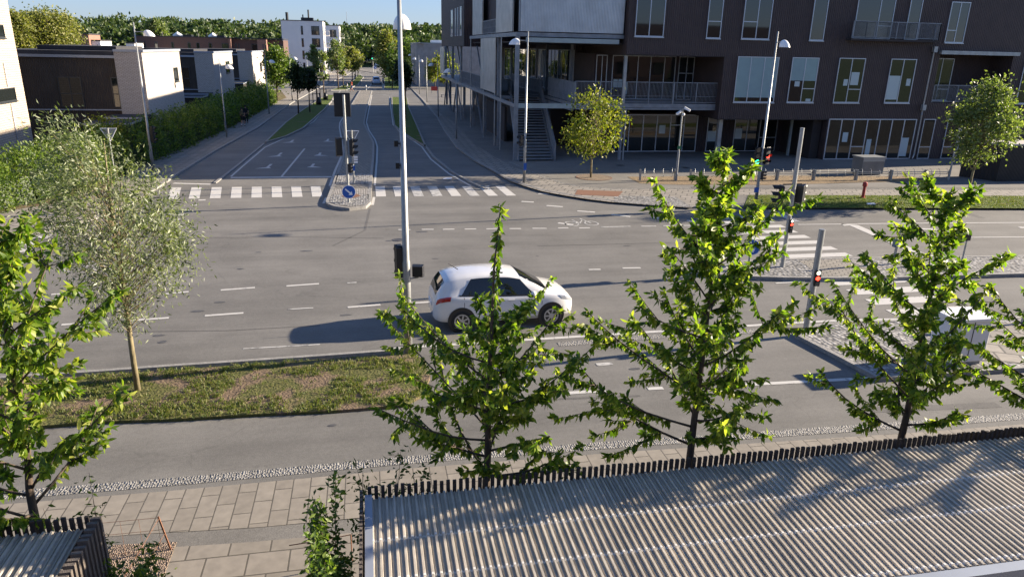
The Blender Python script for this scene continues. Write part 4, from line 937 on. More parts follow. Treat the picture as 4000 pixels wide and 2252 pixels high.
# signal heads fixed to lamps
def head_at(root, P, x0, x1, y0, y1, f, off, **k):
    z1 = zrow(P, y0); z0 = zrow(P, y1); return signal(root, (P.x+off[0], P.y+off[1], (z0+z1)/2), f, h_=z1-z0, **k)
P = Vector(main_lamp.location)
head_at(main_lamp, P, 0,0,955,1091,(-.3,1),(-.17,.02), w_=.18, visor=.12)
head_at(main_lamp, P, 0,0,1037,1085,(.25,1),(.29,.03), n=1, w_=.3, visor=.12)
for dx, yy in ((-.14,560),(-.12,646)):
    z = zrow(P, yy); MB().box((P.x+dx-.06,P.y-.06,z-.07),(P.x+dx+.03,P.y+.08,z+.07)).tube([(P.x+dx+.02,P.y,z),(P.x,P.y,z)],.02,6).build('camera', m_black, main_lamp)
MB().bar((P.x,P.y,zrow(P,1090)),(P.x+.3,P.y+.03,zrow(P,1086)),.025).build('bracket', m_galvd, main_lamp)
MB().bar((P.x,P.y,zrow(P,960)),(P.x-.2,P.y+.02,zrow(P,957)),.025).build('bracket', m_galvd, main_lamp)
P = Vector(left_lamp.location); head_at(left_lamp, P, 0,0,491,559,(1,-.15),(.22,0), w_=.3)
P = Vector(stair_lamp.location); head_at(stair_lamp, P, 0,0,528,571,(-1,-.25),(-.24,0), n=2, w_=.28, lit={0:m_lensoff})
z = zrow(P,650); MB().box((P.x-.07,P.y-.12,z-.2),(P.x+.1,P.y-.07,z+.2)).build('blue_plate', m_blue, stair_lamp)
P = Vector(right_lamp.location)
head_at(right_lamp, P, 0,0,574,642,(-.35,-1),(-.24,-.02), w_=.32, lit={2:m_grnl}); head_at(right_lamp, P, 0,0,574,642,(.45,-1),(.26,-.02), w_=.32, lit={1:m_redl}); 
head_at(right_lamp, P, 0,0,667,703,(.9,-.5),(.14,0), w_=.2)
z = zrow(P,740); MB().box((P.x-.22,P.y-.12,z-.12),(P.x+.02,P.y-.08,z+.12)).build('blue_plate', m_blue, right_lamp)
# --- island pole
P = at(1363,790,.13)
t1 = pole_thing('traffic_light', P, 5.26, 'traffic light on the island tip with blue arrow sign and black board', 'traffic light', .065, 'traffic light poles', z0=.14)
z0_, z1_ = zrow(P,457), zrow(P,363); MB().box((P.x-.47,P.y+.09,z0_),(P.x+.3,P.y+.13,z1_)).build('black_board', m_black, t1, bevel=.08)
head_at(t1, P, 0,0,537,612,(-.25,1),(-.33,.05), w_=.32); head_at(t1, P, 0,0,540,610,(1,-.2),(.26,0), w_=.32, visor=.24)
zz_ = zrow(P,541); MB().bar((P.x-.33,P.y,zz_),(P.x+.28,P.y,zz_+.02),.03).build('bracket', m_black, t1)
head_at(t1, P, 0,0,636,676,(1,-.3),(.13,0), w_=.16, n=3, visor=.07)
zc = zrow(P,748); round_sign(t1, (P.x+.02,P.y-.1,zc), (.10,-1), .33, R(-42))
P = at(1383,714,.13)
t2 = pole_thing('sign_post', P, zrow(P,509), 'grey post on the island with the back of a triangular sign on top', 'sign post', .045, z0=.14)
tri_sign(t2, zrow(P,512), P, .78, (0,1)); zc = zrow(P,656); MB().box((P.x-.02,P.y-.1,zc-.15),(P.x+.1,P.y-.06,zc+.15)).build('blue_plate', m_blue, t2)
for yy in (614,624,634): zc = zrow(P,yy); MB().box((P.x+.05,P.y-.03,zc-.04),(P.x+.26,P.y-.0,zc+.05)).build('arrow_plate', m_wsign, t2)
P = at(452,705,.1)
t3 = pole_thing('sign_post', P, zrow(P,500), 'post with the back of a triangular sign above the big left hedge', 'sign post', .04); tri_sign(t3, zrow(P,502), P, .82, (0,1))
# --- right island poles
P = at(3055,1041,.12)
t4 = pole_thing('traffic_light', P, 5.12, 'pole at the right zebra with two big black heads and a red bicycle light', 'traffic light', .075, 'traffic light poles', z0=.12)
z0_, z1_ = zrow(P,800), zrow(P,722)
signal(t4, (P.x-.42,P.y+.05,(z0_+z1_)/2), (-.9,.45), h_=z1_-z0_, w_=.33, visor=.26); signal(t4, (P.x+.36,P.y+.12,(z0_+z1_)/2), (.85,.55), h_=z1_-z0_, w_=.33, visor=.26)
MB().bar((P.x-.4,P.y+.04,z1_+.01),(P.x+.36,P.y+.1,z1_+.01),.04).build('bracket', m_black, t4)
head_at(t4, P, 0,0,852,906,(.0,-1),(.02,-.13), n=4, w_=.15, visor=.03, back=.1, lit={0:m_bulb,1:m_redl})
P = at(3147,1295,.1)
t5 = pole_thing('traffic_light', P, 3.07, 'short thick grey pole in the cobbles with a small red bicycle light', 'traffic light', .085, 'traffic light poles')
head_at(t5, P, 0,0,1047,1110,(-.15,-1),(-.02,-.14), n=3, w_=.17, visor=.03, back=.1, lit={0:m_bulb,1:m_redl})
P = at(3490,1030,.12)
t6 = pole_thing('push_button_post', P, 1.45, 'waist high grey post on the right island with a blue grey push button box', 'post', .06, z0=.12)
MB().box((P.x-.17,P.y-.07,.78),(P.x-.065,P.y+.07,1.08)).build('button_box', m_bluegrey, t6, bevel=.02)
P = at(3757,1024,.12)
t7 = pole_thing('push_button_post', P, 1.25, 'thin post with a small black board on the right island, half hidden by leaves', 'post', .035, z0=.12)
MB().box((P.x-.3,P.y-.05,.98),(P.x+.12,P.y-.04+.05,1.24)).build('board', m_black, t7, bevel=.01)
P = at(2925,1030,.12)
t8 = pole_thing('sign_post', P, .98, 'low grey post on the right island tip carrying a turned blue round arrow sign', 'sign post', .045, z0=.12)
round_sign(t8, (P.x,P.y-.07,.78), (-.75,-.75), .3, R(-70))
P = at(3993,1262,.1)
t9 = pole_thing('push_button_post', P, 1.5, 'post with a blue grey box at the right edge of the photo', 'post', .05)
MB().box((P.x-.2,P.y-.1,.95),(P.x-.05,P.y+.05,1.3)).build('button_box', m_bluegrey, t9, bevel=.02)
# --- far junction lights
for (x, y, yt, lb_) in ((1457,262,216,'far traffic light showing green left of the distant white car'),(1485,268,220,'far traffic light right of the distant white car'),(1458,285,240,'far island traffic light before the distant junction')):
    P = at(x, y, 0); t_ = pole_thing('traffic_light', P, zrow(P,yt), lb_, 'traffic light', .1, 'distant traffic lights', z0=.0)
    zc = zrow(P, yt)-.7; signal(t_, (P.x-.2,P.y-.15,zc), (0,-1), w_=.5, h_=1.3, visor=.2, lit={2:m_grnl} if x == 1457 else {})
P = at(1466,283,0); t_ = pole_thing('sign_post', P, 1.6, 'distant blue round sign on the far island', 'sign post', .06, z0=0); round_sign(t_, (P.x,P.y-.1,1.4), (0,-1), .5, R(-60))
# --- camera mast, hydrant, cabinet, racks
P = at(2640,705,.1); t_ = pole_thing('camera_mast', P, 4.3, 'thin mast with two white cameras and a small round head in front of the glazing', 'camera mast', .05)
MB().tube([(P.x,P.y,.1),(P.x,P.y,1.9)],.075,12).build('base_tube', m_galvd, t_); MB().box((P.x-.12,P.y-.09,2.0),(P.x+.1,P.y-.05,2.18)).build('green_plate', M('green plate',(.01,.12,.05),.5), t_)
MB().bar((P.x-.1,P.y,4.2),(P.x-.42,P.y-.18,4.05),.11).build('camera', m_hood, t_); MB().bar((P.x+.12,P.y,4.42),(P.x+.40,P.y-.2,4.25),.12).build('camera', m_hood, t_)
MB().bar((P.x-.15,P.y,4.25),(P.x+.15,P.y,4.4),.03).build('bracket', m_galv, t_); MB().tube([(P.x+.07,P.y-.05,4.1),(P.x+.07,P.y-.05,4.0),(P.x+.07,P.y-.05,3.93)],[.06,.09,.03],10).build('dome_camera', m_hood, t_)
P = at(3370,773,.11); hy = thing('fire_hydrant', (P.x,P.y,.11), 'rusty red pillar hydrant standing in the right grass verge', 'fire hydrant')
MB().tube([(P.x,P.y,.11),(P.x,P.y,.16),(P.x,P.y,.17),(P.x,P.y,.75)],[.13,.13,.085,.08],12).build('barrel', m_red, hy, smooth=False)
MB().tube([(P.x,P.y,.75),(P.x,P.y,.79),(P.x,P.y,.95),(P.x,P.y,1.0)],[.11,.13,.12,.06],12).build('cap', m_red, hy)
for s_ in (-1,1): MB().tube([(P.x+.05*s_,P.y,.86),(P.x+.13*s_,P.y-.03,.84)],[.055,.045],10).build('nozzle', m_red, hy)
a = at(3363,684,.1); b = at(3447,683,.1); cb_ = thing('utility_cabinet', (a.x,a.y,.1), 'grey louvred utility cabinet with pale lid behind the bicycle racks', 'cabinet')
MB().box((a.x,a.y,.18),(b.x,a.y+1.1,1.2)).build('housing', clad('louvred metal',(.22,.22,.21),.09,.8,.6,.2), cb_); MB().box((a.x-.06,a.y-.05,1.2),(b.x+.06,a.y+1.15,1.27)).build('lid', m_galv, cb_)
MB().box((a.x,a.y-.012,.98),(b.x,a.y-.002,1.19)).build('front_panel', M('pale panel',(.36,.36,.33),.6), cb_); MB().box((a.x+.1,a.y+.1,.1),(b.x-.1,a.y+1.0,.178)).build('plinth', m_black, cb_)
names_r = ['first bicycle rack left of the camera mast','bicycle rack right of the camera mast, longest run','bicycle rack behind the right lamp post signals','bicycle rack left of the grey cabinet','bicycle rack in front of the grey cabinet','bicycle rack right of the grey cabinet','last bicycle rack beside the black bin store']
for (x0, x1), nm in zip(((2496,2640),(2692,3033),(3033,3176),(3176,3341),(3341,3476),(3476,3610),(3610,3706)), names_r):
    a = at(x0,704,.1); b = at(x1,703,.1); b.y = a.y if x0 < 2600 else b.y; t_ = thing('bicycle_rack', (a.x,a.y,.1), 'galvanised '+nm, 'bicycle rack', 'bicycle racks in a row')
    d = (b-a); L_ = d.length; d.normalize()
    for p in (a+d*.05, b-d*.05): MB().bar(p+Vector((0,0,0)), p+Vector((0,0,.66)), .1).build('post', m_galv, t_)
    MB().bar(a+d*.1+Vector((0,0,.52)), b-d*.1+Vector((0,0,.52)), .04).bar(a+d*.1+Vector((0,.12,.38)), b-d*.1+Vector((0,.12,.38)), .03).bar(a+d*.12+Vector((0,.0,.45)),a+d*.12+Vector((0,.13,.38)),.03).bar(b-d*.12+Vector((0,.0,.5)),b-d*.12+Vector((0,.13,.38)),.03).build('rail', m_galv, t_)
    k = max(2, int(L_/.52))
    for i in range(k):
        c = a+d*((i+.5)*L_/k); pts = [c+Vector((.05*math.sin(j), .02-.38*math.sin(math.pi*j/8)*.9+.1, .18+.27*(1-math.cos(math.pi*j/8)))) for j in range(9)]
        MB().tube(pts, .012, 5).build('wheel_hoop', m_galv, t_)
P = at(3706,697,.1); pole_thing('flag_pole', P, 3.3, 'thin slanting looking grey pole beside the last bicycle rack', 'pole', .06)
# tree pit under the lime tree
P = at(2308,693,.1); mb = MB(); mb.tube([(P.x+.2,P.y,.095),(P.x+.2,P.y,.106)], 1.05, 28); mb.build('tree_pit', m_earth, kind='structure'); mb = MB(); mb.ribbon([(P.x+.2+1.08*math.cos(a*math.pi/16),P.y+1.08*math.sin(a*math.pi/16)) for a in range(33)], .07, .11); mb.build('tree_pit_ring', m_rust, kind='structure')
# white cabinet in the cobbles
P = at(3705,1432,.1); wc = thing('utility_cabinet', (P.x,P.y,.1), 'white utility box in the cobbled corner, mostly hidden by the right cherry tree', 'cabinet')
MB().box((P.x-.02,P.y,.2),(P.x+1.0,P.y+.75,1.32)).build('housing', m_white, wc, bevel=.02); MB().box((P.x-.08,P.y-.06,1.32),(P.x+1.06,P.y+.81,1.38)).build('lid', m_hood, wc); MB().box((P.x+.03,P.y+.05,.1),(P.x+.95,P.y+.7,.199)).build('plinth', m_galvd, wc)
MB().box((P.x+.48,P.y-.008,.25),(P.x+.5,P.y-.001,1.28)).build('door_gap', m_black, wc)
# bollards, red sign, benches, sapling stakes up the street
for x, y, yt, lb_ in ((1430,352,333,'pale bollard at the far end of the long traffic island'),(1498,325,305,'dark bollard right of the blue car')):
    P = at(x,y,.02); t_ = thing('bollard', (P.x,P.y,.0), lb_, 'bollard'); MB().tube([(P.x,P.y,0),(P.x,P.y,zrow(P,yt)-.12),(P.x,P.y,zrow(P,yt))],[.12,.11,.07],12).build('post', m_galv if x < 1450 else m_black, t_); MB().tube([(P.x,P.y,zrow(P,yt)-.35),(P.x,P.y,zrow(P,yt)-.2)],.123,12).build('band', m_wsign, t_)
P = at(1684,364,.1); t_ = thing('banner_sign', (P.x,P.y,.1), 'low red board on two legs beyond the steel deck', 'sign'); q = at(1712,366,.1)
MB().box((P.x,P.y,.5),(q.x,P.y+.08,1.15)).build('board', m_red, t_)
for x_ in (P.x+.05,q.x-.05): MB().bar((x_,P.y+.04,.1),(x_,P.y+.04,.5),.06).build('leg', m_galv, t_)
P = at(1722,380,.1); t_ = thing('bench', (P.x,P.y,.1), 'pale plank bench in the sunny patch beyond the deck', 'bench'); MB().box((P.x,P.y,.48),(P.x+2.6,P.y+.5,.56)).build('seat', m_kroof, t_)
for i in range(3): MB().box((P.x+.1+i*1.15,P.y+.05,.1),(P.x+.2+i*1.15,P.y+.45,.475)).build('leg', m_galvd, t_)
for (xa, xb, y, lb_) in ((1224,1250,408,'nearer black tree stakes with a dark watering bag'),(1252,1276,388,'farther black tree stakes with a dark watering bag')):
    a = at(xa,y,.12); b = at(xb,y,.12); t_ = thing('tree_stakes', (a.x,a.y,.12), lb_, 'tree stakes', 'stakes round the saplings')
    for p in (a, b): MB().bar(p, p+Vector((0,0,1.45)), .1).build('stake', m_woodd, t_)
    MB().bar(a+Vector((0,0,1.35)), b+Vector((0,0,1.35)), .07).build('rail', m_woodd, t_)
    c = (a+b)/2+Vector((.3,-.3,0)); MB().tube([c, c+Vector((0,0,.35)), c+Vector((0,0,.75)), c+Vector((0,0,.95))],[.34,.36,.25,.08],10).build('watering_bag', m_black, t_, smooth=True)

# ================================================================== BICYCLE SHELTERS IN THE FOREGROUND
m_grp = M('weathered corrugated sheet', (.43,.385,.315), .45, var=[(1.1,.22),(9,.18),(40,.12)], stretch=(1.6,.35,1), spec=.4)
m_strap = M('pale fixing strap', (.66,.63,.58), .5)
def corr_roof(u0, u1, v0, v1, z, pitch=.0862, amp=.015, slope=-.02):
    mb = MB(); n = int((u1-u0)/pitch); pr = [(0,0),(.10,0),(.18,1),(.46,1),(.54,0),(.70,0),(.74,.45),(.84,.45),(.88,0)]; pts = []; rr = random.Random(3)
    for i in range(n):
        sag = rr.uniform(-.0015,.0015)
        for a, b in pr: pts.append((u0+(i+a)*pitch, z+b*amp*2+sag))
    ys = [v1, (v0+v1)/2, v0]; k = len(pts); vs = [(p[0], y, p[1]+slope*(v1-y)) for y in ys for p in pts]
    return mb.add(vs, [(r_*k+i+k, r_*k+i+1+k, r_*k+i+1, r_*k+i) for r_ in range(2) for i in range(k-1)])
def shelter(u0, u1, v0, v1, side_u, label, side_dir):
    t = thing('bicycle_shelter', (u0, v1, 0), label, 'shelter', 'slatted bicycle shelters')
    z = 2.36; corr_roof(u0, u1, v0, v1, z).build('roof_sheet', m_grp, t)
    # slatted screen along the pavement and on the open end
    mb = MB(); rr = random.Random(5); a = u0-.02
    while a < u1+.02:
        j = rr.uniform(-.012,.012); mb.box((a, v1+.03, .12), (a+.044, v1+.062, 2.50+j)); a += .0785
    mb.box((u0, v1+.063, .5), (u1, v1+.10, .6)).box((u0, v1+.063, 1.9), (u1, v1+.10, 2.0))
    mb.build('rear_screen', m_woodd, t)
    mb = MB(); a = v0
    while a < v1:
        j = rr.uniform(-.012,.012)
        if side_dir < 0: mb.box((side_u-.042, a, .12), (side_u-.008, a+.044, 2.49+j))
        else: mb.box((side_u+.008, a, .12), (side_u+.115, a+.044, 2.50+j))
        a += .0785 if side_dir < 0 else .095
    mb.build('side_screen', m_wood, t)
    return t
U0 = -10.18
rs = shelter(U0, 3.2, -44.02, -41.80, U0-.07, 'long slatted bicycle shelter with corrugated roof filling the lower right', -1)
MB().box((U0-.055,-44.02,2.30),(U0+.03,-41.80,2.43)).build('flashing', m_zinc, rs)
gt = MB(); gt.box((U0-.05,-44.16,2.24),(3.2,-44.03,2.34)).build('gutter', m_zinc, rs)
for v_ in (at(1451,2100,2.4).y, at(1526,2250,2.38).y, -43.95):
    sp_ = corr_roof(U0, 3.2, v_-.016, v_+.016, 2.3635-.02*(-41.8-v_), slope=0)
    sp_.build('fixing_strap', m_strap, rs)
MB().box((U0,-43.9,2.18),(3.2,-43.8,2.30)).build('beam', m_woodd, rs); MB().box((U0,-41.95,2.18),(3.2,-41.85,2.30)).build('beam', m_woodd, rs)
for x in (U0+.1,-6.5,-3.0,.5,3.0):
    for v_ in (-41.9,-43.85): MB().box((x-.05,v_-.05,.02),(x+.05,v_+.05,2.179)).build('post', m_woodd, rs)
ls = shelter(-20, -13.22, -45.5, -41.86, -13.2, 'slatted bicycle shelter with corrugated roof cut by the lower left corner', 1)
MB().box((-20,-42.0,2.18),(-13.25,-41.9,2.30)).build('beam', m_woodd, ls)
for x in (-19.8,-16.5,-13.35):
    for v_ in (-42,-45.2): MB().box((x-.05,v_-.05,.02),(x+.05,v_+.05,2.179)).build('post', m_woodd, ls)
# unseen building behind the camera, added for its reflection in the office windows
cbn = thing('camera_side_building', (-40,-62,0), 'unseen brown brick building added on the near side of the road, mirrored in the office windows', 'building')
MB().box((-60,-76,0),(60,-62,11.5)).build('wall', m_dbrick, cbn)
for i in range(16):
    for z in (.8, 3.9, 7.0): wmb = MB().box((-52+i*6.4,-61.99,z),(-50+i*6.4,-61.95,z+1.9)); wmb.build('window', m_glass, cbn)
# gravel beds and wire fence
bedp = [at(*p, .02) for p in ((440,2128),(690,2116),(665,2180),(636,2260),(600,2340),(380,2400),(380,2200))]
MB().prism([(p.x,p.y) for p in bedp], 0, .03).build('gravel_bed', m_gravel, kind='structure')
MB().prism([(-10.95,-44.2),(-10.3,-44.2),(-10.3,-40.9),(3,-41.2),(3,-40.75),(-10.95,-40.55)], 0, .03).build('planting_strip', m_earth, kind='structure')
MB().prism([(-20,-41.7),(-13.0,-41.7),(-13.0,-40.9),(-20,-40.7)], 0, .028).build('planting_strip', m_earth, kind='structure')
pb = at(668,2146,.02); wf = thing('wire_fence', (pb.x,pb.y,0), 'thin wire fence with a leaning rusty corner post beside the left shelter', 'fence')
pt = on_v(618,2016,pb.y-.02); MB().bar(pb, pt, .022).build('post', m_rust, wf)
wr = MB(); lf_ = Vector((pb.x-1.4,pb.y-.02,0))
for k in (.97,.62,.05): p = pb.lerp(pt,k); wr.tube([p, Vector((lf_.x,lf_.y,p.z))], .004, 4)
for k in (.95,.5): p = pb.lerp(pt,k); wr.tube([p, Vector((p.x-.15,p.y-1.6,p.z))], .004, 4)
for i in range(5): x = pb.x-.12-i*.26; wr.tube([(x,pb.y-.02,.02),(x+.0,pb.y-.02,pt.z*.97)], .0025, 4)
wr.build('wires', m_rust, wf)
a = at(1185,2107,.6); wf2 = thing('wire_fence', (-12.2,-40.6,0), 'thin curved wire rail in front of the right shelter end', 'fence')
MB().tube([at(1130,2128,.4),at(1260,2108,.5),at(1370,2086,.55)], .008, 5).build('wire', m_rust, wf2); MB().tube([at(1370,2086,.55),Vector(at(1370,2086,.55))-Vector((0,0,.5))],.01,5).build('post', m_rust, wf2)

# ================================================================== VEGETATION
def shrub(name, c, r, h, n, leaf, label, mat, z0=.03, group=None, wide=.5, spikes=10):
    t = thing(name, (c[0], c[1], z0), label, 'shrub', group); P = []; D = []; mb = MB()
    for k in range(spikes):
        a = rng.uniform(0, 6.28); e = Vector((c[0]+r[0]*rng.uniform(-1,1), c[1]+r[1]*rng.uniform(-1,1), z0+h*rng.uniform(.55,1.08))); b = Vector((c[0]+r[0]*rng.uniform(-.6,.6), c[1]+r[1]*rng.uniform(-.5,.5), z0))
        pts = curve_pts(b, e, (rng.uniform(-.1,.1),rng.uniform(-.1,.1),.05), 6); mb.tube(pts, [.008,.007,.006,.005,.004,.002], 4)
        m_ = n//spikes; tt = rng.uniform(.15, 1, m_)**.8
        for q in tt:
            i = min(4, int(q*5)); p = pts[i].lerp(pts[i+1], q*5-i); P.append((p.x+rng.normal()*r[0]*.16, p.y+rng.normal()*r[1]*.16, max(z0+.03, p.z+rng.normal()*.06))); D.append((rng.normal(), rng.normal(), rng.normal()*.7-.15))
    mb.build('stems', m_bark, t); leaf_mesh('leaves', P, D, leaf, leaf*wide, mat, t); return t

cherry('cherry_tree', -14.2, -41.15, 5.75, 1.55, 'cherry tree at the left edge of the photo behind the lower left shelter', 11, lean=(.35,0), nbr=30)
cherry('cherry_tree', -8.74, -41.1, 5.75, 1.75, 'cherry tree in front of the white car with a long bare leading shoot', 23, lean=(.22,0), fmax=.72, dens=1.0, nbr=26)
cherry('cherry_tree', -5.80, -41.1, 6.35, 1.38, 'tallest cherry tree, in front of the zebra crossing on the right', 37, lean=(.1,0), dens=1.1, nbr=38)
cherry('cherry_tree', -2.30, -41.1, 5.8, 1.42, 'right cherry tree in front of the white utility box', 41, lean=(-.1,0), dens=1.05, nbr=31)
cherry('cherry_tree', .85, -41.1, 5.5, 1.7, 'cherry tree cut by the right edge of the photo', 59, dens=1.1, nbr=36)

small_tree('willow_tree', (-15.3,-33.5,.08), 5.9, 3.85, 1.3, 2.15, 'wind blown grey green willow with yellow trunk in the planting bed', m_lf_will, 12500, .115, seed=3, trunk_r=.068, bark=m_barky, lean=(.12,-.05), shape='wind', clump=.15, wide=.26, limb=.5)
shrub('climbing_shrub', (-9.85,-41.45), (.5,.12), 2.72, 3200, .08, 'leafy climber topping the slats left of the car front cherry tree', m_lf_mid, wide=.4, spikes=14)
shrub('climbing_shrub', (-7.75,-41.4), (.4,.12), 2.62, 1600, .08, 'leafy climber over the slats right of the second cherry tree', m_lf_mid, wide=.45, spikes=8)
shrub('climbing_shrub', (-10.62,-42.6), (.2,.8), 2.55, 6000, .085, 'green climber covering the left end of the right shelter', m_lf_hedge, wide=.45, spikes=18)
shrub('climbing_shrub', (-12.85,-42.1), (.3,.55), 1.9, 4200, .09, 'green climber at the right end of the left shelter', m_lf_hedge, wide=.42, spikes=12)
shrub('climbing_shrub', (-13.5,-41.5), (.5,.12), 2.7, 500, .08, 'thin twigs above the slats of the left shelter', m_lf_mid, wide=.42, spikes=7)
shrub('bed_shrub', (-12.75,-43.0), (.35,.45), .9, 1500, .09, 'low green shrub in the gravel bed beside the left shelter', m_lf_hedge, wide=.42, spikes=10)
# hedges on the left
hedge('hedge', [(-32,-16.2),(-27.6,-14.2),(-26.3,-11.5),(-25.4,-7.5),(-24.9,-3.0)], 2.6, 2.15, 'big wild hedge at the left corner before the cream brick block', m_lf_hedge, 26000, .15, lump=.3)
hedge('hedge', [(-24.7,-1.6),(-24.5,1.5),(-24.0,8),(-23.6,14),(-23.5,19.5)], 2.2, 2.3, 'dark hedge along the pavement beside the walkers', m_lf_hedge, 17000, .17, lump=.25)
hedge('hedge', [(-23.4,20.5),(-23.2,30),(-22.9,42),(-22.7,53)], 2.2, 2.4, 'farther pavement hedge with a sunlit end below the second and third houses', m_lf_hedge, 13000, .24, lump=.25)
shrub('garden_shrub', (-25.6,-1.2), (1.3,1.1), 3.0, 2600, .17, 'bright yellow green bush behind the big hedge and the triangular sign', m_lf_lime, z0=.1, wide=.55, spikes=26)
# trees on the plaza and verge
P = at(2308,693,.1)
small_tree('lime_tree', (P.x,P.y,.1), 5.35, 3.3, 1.75, 2.0, 'young yellow green tree in a round pit in front of the deck', m_lf_lime, 3400, .18, seed=8, trunk_r=.07, bark=m_barky, lean=(.1,0), clump=.17)
P = at(3778,783,.11)
small_tree('verge_tree', (P.x,P.y,.11), 6.5, 4.15, 1.4, 2.15, 'dense grey green tree in the right verge before the bin store', m_lf_silver, 7600, .17, seed=9, trunk_r=.08, bark=m_barky, lean=(.1,0), clump=.2)
def st(name, base, yt, yb, xc, rpx, label, mat, n, group='street trees', seed=1, leaf=None, shape='egg', z0=.1, tr=None, bark=None):
    P = at(*base, z0); sc_ = F_PX/((P-CAM).dot(CF)); zt_ = zrow(P, yt)-z0; zb = zrow(P, yb)-z0
    x0, _ = projy((P.x,P.y,(zt_+zb)/2)); r_ = rpx/sc_
    return small_tree(name, (P.x,P.y,z0), zt_, (zt_+zb)/2, r_, (zt_-zb)/2, label, mat, n, leaf or max(.16, 9/sc_), group, seed, tr or .03+.012*zt_, bark, ((xc-x0)/sc_*1.1, 0), shape, clump=.24)
st('street_tree', (1166,444), 252, 350, 1160, 29, 'dark round street tree left of the pair in the left verge', m_lf_dark, 2600, seed=21)
st('street_tree', (1211,438), 266, 352, 1206, 29, 'dark round street tree right of the pair in the left verge', m_lf_dark, 2600, seed=22)
st('sapling', (1240,410), 178, 300, 1224, 21, 'silvery sapling with stakes in front of the nearer white tower', m_lf_silver, 1100, seed=23, shape='column')
st('sapling', (1267,388), 195, 322, 1262, 17, 'thin silvery staked sapling right of the other one', m_lf_silver, 800, seed=24, shape='column')
st('birch_tree', (1322,348), 160, 285, 1312, 29, 'pale green birch in front of the farther white tower', m_lf_silver, 2000, seed=25, shape='column')
st('birch_tree', (1342,341), 190, 290, 1338, 22, 'birch behind the pale green one, beside the farther white tower', m_lf_birch, 1200, seed=26, shape='column')
st('birch_tree', (1376,318), 176, 278, 1374, 28, 'yellow green birch leading the row on the grass island', m_lf_birch, 2200, seed=27, shape='column')
st('birch_tree', (1388,309), 190, 272, 1393, 18, 'second birch of the row on the grass island', m_lf_birch, 1200, seed=28, shape='column')
st('birch_tree', (1397,299), 200, 270, 1402, 14, 'last birch of the row on the grass island', m_lf_birch, 800, seed=29, shape='column')
st('birch_tree', (1521,326), 122, 296, 1512, 36, 'big yellow green birch left of the tall lamp post', m_lf_birch, 3600, seed=30, shape='column')
st('birch_tree', (1532,344), 170, 310, 1542, 26, 'darker birch behind the tall lamp post', m_lf_mid, 1800, seed=31, shape='column')
st('street_tree', (1568,440), 232, 335, 1563, 25, 'dark slim tree at the front of the right verge row', m_lf_dark, 1800, seed=32)
st('street_tree', (1583,468), 250, 342, 1583, 24, 'dark slim tree nearest the junction in the right verge', m_lf_dark, 1800, seed=33)
st('street_tree', (1578,392), 225, 320, 1590, 22, 'dark slim tree at the far end of the right verge row', m_lf_dark, 1500, seed=34)
st('street_tree', (1741,347), 215, 315, 1737, 38, 'yellow green tree between the grey building and the deck', m_lf_lime, 2400, seed=35)
st('street_tree', (1700,350), 232, 310, 1694, 26, 'smaller yellow green tree left of the red banner', m_lf_lime, 1300, seed=36)
st('street_tree', (1607,312), 160, 292, 1608, 36, 'leafy green tree left of the grey building', m_lf_hedge, 2400, seed=37)
st('street_tree', (1585,300), 190, 292, 1575, 30, 'shaded green tree behind the tall lamp post on the right', m_lf_mid, 1800, seed=38)
st('street_tree', (1083,392), 186, 345, 1086, 43, 'big round dark green tree right of the third brick house', m_lf_hedge, 5200, seed=39)
st('street_tree', (1140,352), 230, 330, 1132, 32, 'lighter green tree between the big round tree and the white tower', m_lf_mid, 2400, seed=40)
def far_tree(name, v, xc, yt, yb, rpx, label, mat, n, seed, leaf, group=None):
    c = on_v(xc, (yt+yb)/2, v); sc_ = F_PX/((c-CAM).dot(CF)); zt_ = on_v(xc, yt, v).z; zb = on_v(xc, yb, v).z
    return small_tree(name, (c.x, v, .0), zt_, (zt_+zb)/2, rpx/sc_, (zt_-zb)/2, label, mat, n, leaf, group, seed, .25, None, (-.6,0), 'round', clump=.2)
far_tree('big_willow', 62, 75, 44, 215, 62, 'yellow green willow nearest the left edge behind the cream block', m_lf_birch, 9000, 51, .34, 'big willows behind the houses')
far_tree('big_willow', 66, 205, 42, 215, 88, 'largest yellow green willow, right of the other one behind the houses', m_lf_birch, 14000, 52, .34, 'big willows behind the houses')
far_tree('park_tree', 150, 620, 68, 150, 30, 'pale rounded tree rising above the wood behind the brick terrace', m_lf_silver, 2200, 53, .6)
